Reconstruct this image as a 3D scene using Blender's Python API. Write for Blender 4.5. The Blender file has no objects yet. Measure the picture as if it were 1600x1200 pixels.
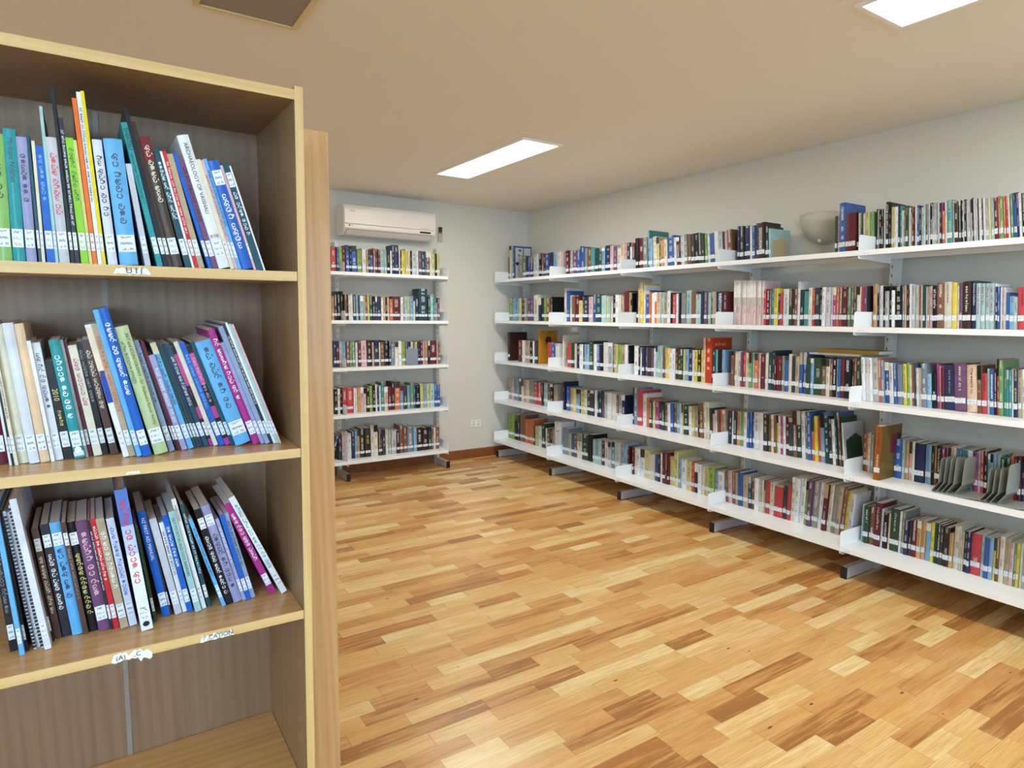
import bpy, math, random
from mathutils import Matrix, Vector

# ------------------------------------------------------------------ camera, world, lights, exposure
S = bpy.context.scene
COL = S.collection
PI = math.pi
R_ = Vector((0.83622956, -0.54830477, 0.00905555))
U_ = Vector((0.04941668, 0.09179184, 0.99455128))
F_ = Vector((0.54614843, 0.83122569, -0.10385445))
cd = bpy.data.cameras.new('camera'); cd.sensor_width = 36.0; cd.sensor_fit = 'HORIZONTAL'
cd.lens = 1004.5285 / 1600 * 36.0; cd.clip_start = 0.05
cam = bpy.data.objects.new('camera', cd); COL.objects.link(cam)
cam.matrix_world = Matrix(((R_.x, U_.x, -F_.x, 0), (R_.y, U_.y, -F_.y, 0), (R_.z, U_.z, -F_.z, 1.4161), (0, 0, 0, 1)))
S.camera = cam
S.view_settings.view_transform = 'Standard'
S.view_settings.look = 'None'
S.view_settings.gamma = 1.0
S.view_settings.use_curve_mapping = False
S.view_settings.exposure = 0.0
W = bpy.data.worlds.new('daylight'); S.world = W; W.use_nodes = True
W.node_tree.nodes['Background'].inputs[0].default_value = (0.62, 0.78, 1.0, 1)
W.node_tree.nodes['Background'].inputs[1].default_value = 0.6

def area_light(name, loc, sx, sy, power, color, rot, spread=PI):
    l = bpy.data.lights.new(name, 'AREA'); l.shape = 'RECTANGLE'; l.size = sx; l.size_y = sy
    l.energy = power; l.color = color; l.spread = spread
    o = bpy.data.objects.new(name, l); COL.objects.link(o); o.location = loc; o.rotation_euler = rot
    return o

CEIL = 2.48; WX = 3.82; WY = 5.55; WL = -3.3; WB = -3.4
WARM = (1.0, 0.93, 0.82); DAY = (0.50, 0.77, 1.0)
# daylight through the two windows of the wall behind the camera and the one on the left
area_light('window_daylight', (1.9, WB + 0.03, 1.45), 2.2, 1.3, 46, DAY, (PI/2 - .5, 0, 0), 2.3)
area_light('window_daylight', (-1.5, WB + 0.03, 1.45), 2.2, 1.3, 120, DAY, (PI/2 - .3, 0, -.25), 2.3)
area_light('window_daylight', (WL + 0.03, 0.6, 1.45), 2.2, 1.3, 18, DAY, (PI/2 - .5, 0, -PI/2), 2.3)
LIT = [(2.37, 3.87), (2.38, 0.69), (2.38, -2.3), (-1.4, -0.8), (-1.4, 3.87)]
for lx, ly in LIT:
    area_light('ceiling_lamp_light', (lx, ly, CEIL - 0.012), 0.27, 1.14, (31 if lx > 0 and ly > 0 else 17), (1.0, 0.97, 0.90), (0, 0, 0))

# ------------------------------------------------------------------ materials
def lin(c):
    return c / 12.92 if c <= 0.04045 else ((c + 0.055) / 1.055) ** 2.4
def hx(s):
    return tuple(lin(int(s[i:i+2], 16) / 255.0) for i in (0, 2, 4))

class NT:
    def __init__(self, name):
        self.m = bpy.data.materials.new(name); self.m.use_nodes = True
        self.t = self.m.node_tree; self.b = self.t.nodes['Principled BSDF']
    def n(self, typ, **kw):
        nd = self.t.nodes.new(typ)
        for k, v in kw.items(): setattr(nd, k, v)
        return nd
    def link(self, a, b): self.t.links.new(a, b)
    def math(self, op, a, b=None, c=None, clamp=False):
        nd = self.n('ShaderNodeMath', operation=op, use_clamp=clamp)
        for i, v in enumerate((a, b, c)):
            if v is None: continue
            if isinstance(v, (int, float)): nd.inputs[i].default_value = v
            else: self.link(v, nd.inputs[i])
        return nd.outputs[0]
    def mix(self, f, a, b):
        nd = self.n('ShaderNodeMix', data_type='RGBA')
        for i, v in ((0, f), (6, a), (7, b)):
            if isinstance(v, (int, float)): nd.inputs[i].default_value = v
            elif isinstance(v, tuple): nd.inputs[i].default_value = (*v[:3], 1)
            else: self.link(v, nd.inputs[i])
        return nd.outputs[2]
    def noise(self, vec, scale, detail=2, rough=0.5):
        nd = self.n('ShaderNodeTexNoise'); nd.inputs['Scale'].default_value = scale
        nd.inputs['Detail'].default_value = detail; nd.inputs['Roughness'].default_value = rough
        if vec is not None: self.link(vec, nd.inputs['Vector'])
        return nd.outputs['Fac']
    def mapping(self, vec, scale=(1, 1, 1), loc=(0, 0, 0)):
        nd = self.n('ShaderNodeMapping'); nd.inputs['Scale'].default_value = scale
        nd.inputs['Location'].default_value = loc; self.link(vec, nd.inputs['Vector']); return nd.outputs[0]
    def coord(self, which='Object'):
        return self.n('ShaderNodeTexCoord').outputs[which]
    def bump(self, h, strength=0.2, dist=0.001):
        nd = self.n('ShaderNodeBump'); nd.inputs['Strength'].default_value = strength
        nd.inputs['Distance'].default_value = dist; self.link(h, nd.inputs['Height'])
        self.link(nd.outputs[0], self.b.inputs['Normal'])
    def set(self, **kw):
        for k, v in kw.items():
            s = self.b.inputs[k.replace('_', ' ')]
            if isinstance(v, (int, float)): s.default_value = v
            elif isinstance(v, tuple): s.default_value = (*v[:3], 1)
            else: self.link(v, s)
        return self

def plain(name, color, rough=0.5, metal=0.0, var=0.04, scale=30.0, coat=0.0):
    t = NT(name)
    f = t.noise(t.coord(), scale, 3)
    c0 = tuple(max(0, v * (1 - var)) for v in color); c1 = tuple(min(1, v * (1 + var)) for v in color)
    t.set(Base_Color=t.mix(f, c0, c1), Roughness=rough, Metallic=metal)
    if coat: t.set(Coat_Weight=coat, Coat_Roughness=0.15)
    return t.m

def paint(name, color, bump=0.15):
    t = NT(name); co = t.coord()
    f = t.noise(co, 1.3, 3); g = t.noise(co, 220, 2)
    t.set(Base_Color=t.mix(f, tuple(v * 0.97 for v in color), color), Roughness=0.62)
    t.bump(g, bump, 0.0006)
    return t.m

def laminate(name, dark, light, axis, rough=0.38):
    """wood-grain laminate: the grain runs along axis"""
    t = NT(name); co = t.coord()
    fine = [150, 150, 150]; fine[axis] = 3.0
    broad = [14, 14, 14]; broad[axis] = 0.6
    a = t.noise(t.mapping(co, tuple(fine)), 1.0, 3, 0.6)
    b = t.noise(t.mapping(co, tuple(broad), (3.1, 7.7, 1.3)), 1.0, 3, 0.6)
    wv = t.n('ShaderNodeTexWave', wave_type='BANDS', bands_direction='DIAGONAL')
    wv.inputs['Scale'].default_value = 1.0; wv.inputs['Distortion'].default_value = 6.0; wv.inputs['Detail'].default_value = 2
    sc = [26, 26, 26]; sc[axis] = 0.9
    t.link(t.mapping(co, tuple(sc)), wv.inputs['Vector'])
    f = t.math('ADD', t.math('MULTIPLY', a, 0.45), t.math('MULTIPLY', b, 0.5))
    f = t.math('ADD', f, t.math('MULTIPLY', wv.outputs['Fac'], 0.18))
    f = t.math('MULTIPLY', t.math('SUBTRACT', f, 0.25), 1.7, clamp=True)
    t.set(Base_Color=t.mix(f, dark, light), Roughness=rough)
    t.bump(a, 0.12, 0.0004)
    return t.m

def floor_material():
    t = NT('strip_parquet'); co = t.coord()
    sp = t.n('ShaderNodeSeparateXYZ'); t.link(co, sp.inputs[0]); x, y = sp.outputs[0], sp.outputs[1]
    BW = 0.072
    yr = t.math('DIVIDE', y, BW); row = t.math('FLOOR', yr); fy = t.math('FRACT', yr)
    w1 = t.n('ShaderNodeTexWhiteNoise', noise_dimensions='1D'); t.link(row, w1.inputs['W'])
    ln = t.math('ADD', t.math('MULTIPLY', w1.outputs['Value'], 0.10), 0.30)
    xs = t.math('ADD', t.math('DIVIDE', x, ln), t.math('MULTIPLY', w1.outputs['Value'], 37.7))
    # uneven board lengths: warp the board index
    xs2 = t.math('ADD', xs, t.math('MULTIPLY', t.math('SINE', t.math('MULTIPLY', xs, 2.1)), 0.33))
    cell = t.math('FLOOR', xs2); fx = t.math('FRACT', xs2)
    cv = t.n('ShaderNodeCombineXYZ'); t.link(row, cv.inputs[0]); t.link(cell, cv.inputs[1])
    w2 = t.n('ShaderNodeTexWhiteNoise', noise_dimensions='2D'); t.link(cv.outputs[0], w2.inputs['Vector'])
    val = w2.outputs['Value']
    w3 = t.n('ShaderNodeTexWhiteNoise', noise_dimensions='3D'); 
    cv3 = t.n('ShaderNodeCombineXYZ'); t.link(row, cv3.inputs[0]); t.link(cell, cv3.inputs[1]); cv3.inputs[2].default_value = 5.3
    t.link(cv3.outputs[0], w3.inputs['Vector'])
    # grain coordinates, shifted per board
    off = t.n('ShaderNodeCombineXYZ'); t.link(t.math('MULTIPLY', val, 31.0), off.inputs[0]); t.link(t.math('MULTIPLY', w3.outputs['Value'], 17.0), off.inputs[1])
    va = t.n('ShaderNodeVectorMath', operation='ADD'); t.link(co, va.inputs[0]); t.link(off.outputs[0], va.inputs[1])
    g1 = t.noise(t.mapping(va.outputs[0], (3.0, 55, 1)), 1.0, 4, 0.62)
    g2 = t.noise(t.mapping(va.outputs[0], (7, 260, 1)), 1.0, 3, 0.6)
    g3 = t.noise(t.mapping(va.outputs[0], (2.2, 9, 1)), 1.0, 2, 0.5)
    ramp = t.n('ShaderNodeValToRGB'); e = ramp.color_ramp.elements
    e[0].position = 0.0; e[0].color = (*hx('a06c38'), 1)
    e[1].position = 1.0; e[1].color = (*hx('eed69e'), 1)
    for p, c in ((0.07, 'b07c42'), (0.16, 'c99353'), (0.4, 'd8a966'), (0.65, 'e0b874'), (0.85, 'e7c687')):
        k = e.new(p); k.color = (*hx(c), 1)
    v = t.math('ADD', val, t.math('MULTIPLY', t.math('SUBTRACT', g1, 0.5), 1.1))
    v = t.math('ADD', v, t.math('MULTIPLY', t.math('SUBTRACT', g3, 0.5), 0.55), clamp=True)
    t.link(v, ramp.inputs[0])
    c = t.mix(t.math('MULTIPLY', t.math('SUBTRACT', g2, 0.42, clamp=True), 1.5, clamp=True), ramp.outputs[0], hx('9c6634'))
    # reddish tint on some boards
    c = t.mix(t.math('MULTIPLY', t.math('GREATER_THAN', w3.outputs['Value'], 0.72), 0.25), c, hx('c9803f'))
    # knots and dark gum veins
    kn = t.n('ShaderNodeTexVoronoi'); kn.inputs['Scale'].default_value = 1.0
    t.link(t.mapping(va.outputs[0], (5.0, 13.0, 1)), kn.inputs['Vector'])
    km = t.math('LESS_THAN', t.math('ADD', kn.outputs['Distance'], t.math('MULTIPLY', g1, 0.12)), 0.115)
    rare = t.math('GREATER_THAN', w3.outputs['Value'], 0.55)
    c = t.mix(t.math('MULTIPLY', t.math('MULTIPLY', km, rare), 0.75), c, hx('3a1d0c'))
    vn = t.noise(t.mapping(va.outputs[0], (1.6, 34, 1), (4.4, 2.2, 0)), 1.0, 3, 0.7)
    vm = t.math('MULTIPLY', t.math('GREATER_THAN', vn, 0.74), t.math('GREATER_THAN', val, 0.5))
    c = t.mix(t.math('MULTIPLY', vm, 0.5), c, hx('6b3d1c'))
    # joints
    ey = t.math('MINIMUM', fy, t.math('SUBTRACT', 1.0, fy)); ex = t.math('MINIMUM', fx, t.math('SUBTRACT', 1.0, fx))
    jy = t.math('LESS_THAN', ey, 0.009); jx = t.math('LESS_THAN', ex, 0.0022)
    j = t.math('MAXIMUM', t.math('MULTIPLY', jy, 0.35), t.math('MULTIPLY', jx, 0.8))
    c = t.mix(j, c, hx('4a2a12'))
    t.set(Base_Color=c, Roughness=t.math('ADD', 0.26, t.math('MULTIPLY', g1, 0.12)), Coat_Weight=0.25, Coat_Roughness=0.12)
    t.bump(t.math('SUBTRACT', g2, t.math('MULTIPLY', j, 2.0)), 0.06, 0.0006)
    return t.m

def cover_material():
    """printed book covers: ground colour and ink colour are stored on the mesh, ink laid out in a spine band"""
    t = NT('printed_cover')
    a = t.n('ShaderNodeVertexColor', layer_name='ground'); k = t.n('ShaderNodeVertexColor', layer_name='ink')
    uv = t.n('ShaderNodeUVMap', uv_map='spine')
    sp = t.n('ShaderNodeSeparateXYZ'); t.link(uv.outputs[0], sp.inputs[0]); u, v = sp.outputs[0], sp.outputs[1]
    seed = t.math('MULTIPLY', a.outputs['Alpha'], 97.0)
    # words along the spine
    cw = t.n('ShaderNodeCombineXYZ'); t.link(t.math('MULTIPLY', v, 26.0), cw.inputs[0]); t.link(seed, cw.inputs[1])
    words = t.math('GREATER_THAN', t.noise(cw.outputs[0], 1.0, 0), 0.5)
    cl = t.n('ShaderNodeCombineXYZ'); t.link(t.math('MULTIPLY', v, 760.0), cl.inputs[0]); t.link(t.math('MULTIPLY', u, 5.0), cl.inputs[1]); t.link(seed, cl.inputs[2])
    letters = t.math('GREATER_THAN', t.noise(cl.outputs[0], 1.0, 1), 0.5)
    band = t.math('LESS_THAN', t.math('ABSOLUTE', t.math('SUBTRACT', u, 0.5)), 0.2)
    low = t.math('GREATER_THAN', v, 0.066)
    ink = t.math('MULTIPLY', t.math('MULTIPLY', words, letters), t.math('MULTIPLY', band, low))
    ink = t.math('MULTIPLY', t.math('MULTIPLY', ink, k.outputs['Alpha']), 0.8)
    co = t.coord()
    mot = t.noise(co, 45, 3)
    dk = t.n('ShaderNodeMix', data_type='RGBA', blend_type='MULTIPLY'); dk.inputs[0].default_value = 1.0
    t.link(a.outputs['Color'], dk.inputs[6]); dk.inputs[7].default_value = (0.62, 0.62, 0.64, 1)
    base = t.mix(t.math('MULTIPLY', t.math('SUBTRACT', mot, 0.3, clamp=True), 1.2, clamp=True), a.outputs['Color'], dk.outputs[2])
    t.set(Base_Color=t.mix(ink, base, k.outputs['Color']), Roughness=0.36, Specular_IOR_Level=0.3)
    return t.m

def label_material():
    t = NT('spine_label_paper')
    uv = t.n('ShaderNodeUVMap', uv_map='spine')
    sp = t.n('ShaderNodeSeparateXYZ'); t.link(uv.outputs[0], sp.inputs[0]); u, v = sp.outputs[0], sp.outputs[1]
    rows = t.math('FRACT', t.math('MULTIPLY', v, 3.0))
    rm = t.math('MULTIPLY', t.math('GREATER_THAN', rows, 0.28), t.math('LESS_THAN', rows, 0.72))
    cv = t.n('ShaderNodeCombineXYZ'); t.link(t.math('MULTIPLY', u, 9.0), cv.inputs[0]); t.link(t.math('MULTIPLY', v, 7.0), cv.inputs[1])
    w = t.n('ShaderNodeObjectInfo'); t.link(w.outputs['Random'], cv.inputs[2])
    nn = t.math('GREATER_THAN', t.noise(cv.outputs[0], 1.0, 1), 0.47)
    mm = t.math('LESS_THAN', t.math('ABSOLUTE', t.math('SUBTRACT', u, 0.5)), 0.36)
    f = t.math('MULTIPLY', t.math('MULTIPLY', rm, nn), mm)
    t.set(Base_Color=t.mix(t.math('MULTIPLY', f, 0.6), hx('e4e9ee'), hx('3b4048')), Roughness=0.45)
    return t.m

def pages_material():
    t = NT('page_edges'); co = t.coord()
    f = t.noise(t.mapping(co, (900, 2, 2)), 1.0, 1)
    t.set(Base_Color=t.mix(f, hx('dcd8d2'), hx('f2f0ec')), Roughness=0.8)
    return t.m

def tinted(name, color, rough=0.5):
    return plain(name, color, rough, 0, 0.02, 60)

M = {}
M['wall'] = paint('wall_paint', hx('dbd8ce'))
M['ceiling'] = paint('ceiling_paint', hx('ebe6da'))
M['floor'] = floor_material()
M['skirting'] = laminate('stained_skirting', hx('6e3a1a'), hx('9a5a2c'), 1, 0.4)
M['side'] = laminate('beech_laminate_shaded', hx('866a4c'), hx('a88864'), 2)  # beech toned down to grey-brown: shade of the inner sides put into the colour
M['shelf'] = laminate('beech_laminate_shelf', hx('c4935a'), hx('e2b67c'), 0, 0.25)
M['edge'] = laminate('beech_edging', hx('c8a468'), hx('dcbd84'), 0, 0.4)
M['edgev'] = laminate('beech_edging_upright', hx('c8a468'), hx('dcbd84'), 2, 0.4)
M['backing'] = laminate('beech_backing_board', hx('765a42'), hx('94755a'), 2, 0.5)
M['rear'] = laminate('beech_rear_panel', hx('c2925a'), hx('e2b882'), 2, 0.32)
M['strip'] = tinted('grey_joint_strip', hx('8b8178'))
M['white'] = plain('white_powder_coat', hx('f1f4f6'), 0.32, 0.0, 0.015, 12)
M['post'] = plain('pale_grey_post_coat', hx('d3d4d2'), 0.38, 0.0, 0.02, 12)
M['slot'] = tinted('dark_slot', hx('2a2a2c'))
M['footmetal'] = plain('silver_grey_foot_coat', hx('cfcfd2'), 0.3, 0.3, 0.02, 15)
M['cap'] = tinted('black_plastic_cap', hx('17171a'), 0.4)
M['plastic'] = plain('white_appliance_plastic', hx('e6dfd8'), 0.35, 0, 0.01, 8)
M['plasticdark'] = tinted('warm_grey_plastic', hx('b9b0a8'), 0.45)  # plain warm-grey plastic for remote holder, switches and lamp mount
M['display'] = tinted('dark_display_window', hx('1d1f20'), 0.15)
M['grey'] = plain('grey_green_book_end_steel', hx('9b9d92'), 0.35, 0.2, 0.03, 25)
M['bluegrey'] = plain('blue_grey_book_end_steel', hx('8b93a2'), 0.4, 0.2, 0.03, 25)
M['cover'] = cover_material()
M['label'] = label_material()
M['pages'] = pages_material()
M['tornpaper'] = tinted('torn_white_paper', hx('eef0f4'), 0.6)
M['ink_blue'] = tinted('dark_blue_ink', hx('22304e'), 0.5)
M['panelgrey'] = plain('unlit_panel_grey', hx('8f8478'), 0.5)
M['frameyellow'] = tinted('aged_cream_frame', hx('d8c48c'), 0.5)
M['framewhite'] = tinted('white_light_frame', hx('f0efea'), 0.35)
M['magazine'] = M['cover']

t_ = NT('lit_diffuser'); t_.set(Base_Color=(0.9, 0.9, 0.9), Emission_Color=(1.0, 0.99, 0.97), Emission_Strength=3.2); M['lit'] = t_.m
t_ = NT('window_glass'); t_.set(Base_Color=(0.9, 0.95, 1.0), Roughness=0.02, Transmission_Weight=1.0, IOR=1.45); M['glass'] = t_.m
t_ = NT('frosted_grey_glass'); t_.set(Base_Color=hx('dad6c8'), Roughness=0.3, Alpha=0.42); M['frosted'] = t_.m

# ------------------------------------------------------------------ mesh builder
class MB:
    def __init__(self):
        self.v = []; self.f = []; self.m = []; self.g = []; self.k = []; self.uv = []
    def face(self, pts, mi=0, g=(0.5, 0.5, 0.5, 0), k=(0, 0, 0, 0), uv=None):
        n = len(self.v); self.v += [tuple(p) for p in pts]
        self.f.append(tuple(range(n, n + len(pts)))); self.m.append(mi); self.g.append(g); self.k.append(k)
        self.uv.append(uv or [(0, 0)] * len(pts))
    def box(self, x0, x1, y0, y1, z0, z1, mi=0, **kw):
        p = lambda x, y, z: (x, y, z)
        for q in (((x0, y0, z0), (x1, y0, z0), (x1, y0, z1), (x0, y0, z1)), ((x1, y1, z0), (x0, y1, z0), (x0, y1, z1), (x1, y1, z1)),
                  ((x0, y1, z0), (x0, y0, z0), (x0, y0, z1), (x0, y1, z1)), ((x1, y0, z0), (x1, y1, z0), (x1, y1, z1), (x1, y0, z1)),
                  ((x0, y0, z1), (x1, y0, z1), (x1, y1, z1), (x0, y1, z1)), ((x0, y1, z0), (x1, y1, z0), (x1, y0, z0), (x0, y0, z0))):
            self.face(q, mi, **kw)
    def prism(self, poly, lo, hi, plane='xz', mi=0, **kw):
        """poly: 2-D outline (counter-clockwise seen from the low side) extruded from lo to hi along the third axis"""
        def P(a, b, c):
            return {'xz': (a, c, b), 'yz': (c, a, b), 'xy': (a, b, c)}[plane]
        n = len(poly)
        self.face([P(a, b, lo) for a, b in (poly if plane == 'xz' else poly[::-1])], mi, **kw)
        self.face([P(a, b, hi) for a, b in (poly[::-1] if plane == 'xz' else poly)], mi, **kw)
        for i in range(n):
            a, b = poly[i], poly[(i + 1) % n]
            q = [P(*a, lo), P(*b, lo), P(*b, hi), P(*a, hi)]
            self.face(q if plane != 'xz' else q[::-1], mi, **kw)
    def transform(self, mat, start=0):
        for i in range(start, len(self.v)): self.v[i] = tuple(mat @ Vector(self.v[i]))
    def build(self, name, mats, parent=None, loc=None, mat=None, attrs=False, merge=False, smooth=False):
        me = bpy.data.meshes.new(name)
        me.from_pydata(self.v, [], self.f)
        for mm in (mats if isinstance(mats, (list, tuple)) else [mats]): me.materials.append(mm)
        me.polygons.foreach_set('material_index', self.m)
        if attrs:
            for nm, src in (('ground', self.g), ('ink', self.k)):
                at = me.color_attributes.new(nm, 'FLOAT_COLOR', 'CORNER')
                buf = []
                for fc, c in zip(self.f, src): buf += list(c) * len(fc)
                at.data.foreach_set('color', buf)
            uvl = me.uv_layers.new(name='spine'); buf = []
            for u in self.uv:
                for a in u: buf += [a[0], a[1]]
            uvl.data.foreach_set('uv', buf)
        me.update()
        if merge or smooth:
            import bmesh
            bm = bmesh.new(); bm.from_mesh(me); bmesh.ops.remove_doubles(bm, verts=bm.verts, dist=1e-5)
            bmesh.ops.recalc_face_normals(bm, faces=bm.faces); bm.to_mesh(me); bm.free()
            if smooth:
                for p in me.polygons: p.use_smooth = True
        o = bpy.data.objects.new(name, me); COL.objects.link(o)
        if parent: o.parent = parent
        if mat is not None: o.matrix_local = mat
        elif loc: o.location = loc
        return o

def tag(o, label=None, cat=None, group=None, kind=None):
    if label: o['label'] = label
    if cat: o['category'] = cat
    if group: o['group'] = group
    if kind: o['kind'] = kind
    return o
def empty(name, label, cat, loc=(0, 0, 0), mat=None, group=None):
    o = bpy.data.objects.new(name, None); COL.objects.link(o); o.empty_display_size = 0.05
    if mat is not None: o.matrix_world = mat
    else: o.location = loc
    return tag(o, label, cat, group)
def bevel(o, w=0.002, seg=2):
    b = o.modifiers.new('bevel', 'BEVEL'); b.width = w; b.segments = seg; b.limit_method = 'ANGLE'; return o

def text_mesh(body, size, depth=0.0):
    """flat lettering as a mesh: starts at the origin, reads along +x, centred on y"""
    c = bpy.data.curves.new('lettering', 'FONT'); c.body = body; c.size = size; c.extrude = depth; c.resolution_u = 3
    c.align_y = 'CENTER'
    o = bpy.data.objects.new('lettering_source', c); COL.objects.link(o)
    bpy.context.view_layer.update()
    me = bpy.data.meshes.new_from_object(o.evaluated_get(bpy.context.evaluated_depsgraph_get()))
    COL.objects.unlink(o); bpy.data.objects.remove(o)
    w = max([v.co.x for v in me.vertices], default=0.01)
    return me, w

# round-lettered script: strokes of each letter as arcs (cx, cy, r, from, to) in a unit cell
ARCS = [[(.45, .45, .38, 40, 330), (.62, .5, .14, 0, 360)], [(.3, .4, .28, 90, 400), (.72, .4, .24, 180, 440)],
        [(.45, .42, .36, -60, 250), (.35, .78, .16, 0, 300)], [(.28, .32, .2, 0, 360), (.55, .42, .4, -100, 120)],
        [(.3, .5, .26, 60, 360), (.75, .5, .22, 0, 300), (.55, .2, .18, 180, 360)], [(.5, .45, .4, 120, 420), (.45, .38, .15, 0, 360)],
        [(.4, .4, .34, 0, 300), (.6, .9, .16, 20, 200)], [(.3, .3, .25, 90, 370), (.7, .35, .28, 200, 460), (.5, .85, .14, 0, 180)],
        [(.5, .4, .36, 200, 520)], [(.35, .45, .3, 30, 330), (.35, .45, .12, 0, 360), (.85, .45, .25, 120, 270)]]
def script_mesh(rnd, length, size):
    mb = MB(); x = 0.0; wd = 0.085
    while x < length - size:
        for _ in range(rnd.randint(2, 5)):
            if x > length - size: break
            for (cx, cy, r, a0, a1) in rnd.choice(ARCS):
                n = max(4, int(abs(a1 - a0) / 40)); pr = None
                for i in range(n + 1):
                    a = math.radians(a0 + (a1 - a0) * i / n)
                    q = ((x + (cx + (r - wd) * math.cos(a)) * size, (cy - .45 + (r - wd) * math.sin(a)) * size, 0),
                         (x + (cx + (r + wd * .6) * math.cos(a)) * size, (cy - .45 + (r + wd * .6) * math.sin(a)) * size, 0))
                    if pr: mb.face((pr[0], pr[1], q[1], q[0]))
                    pr = q
            x += size * 1.02
        x += size * 0.5
    return mb

INKM = {}
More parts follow.
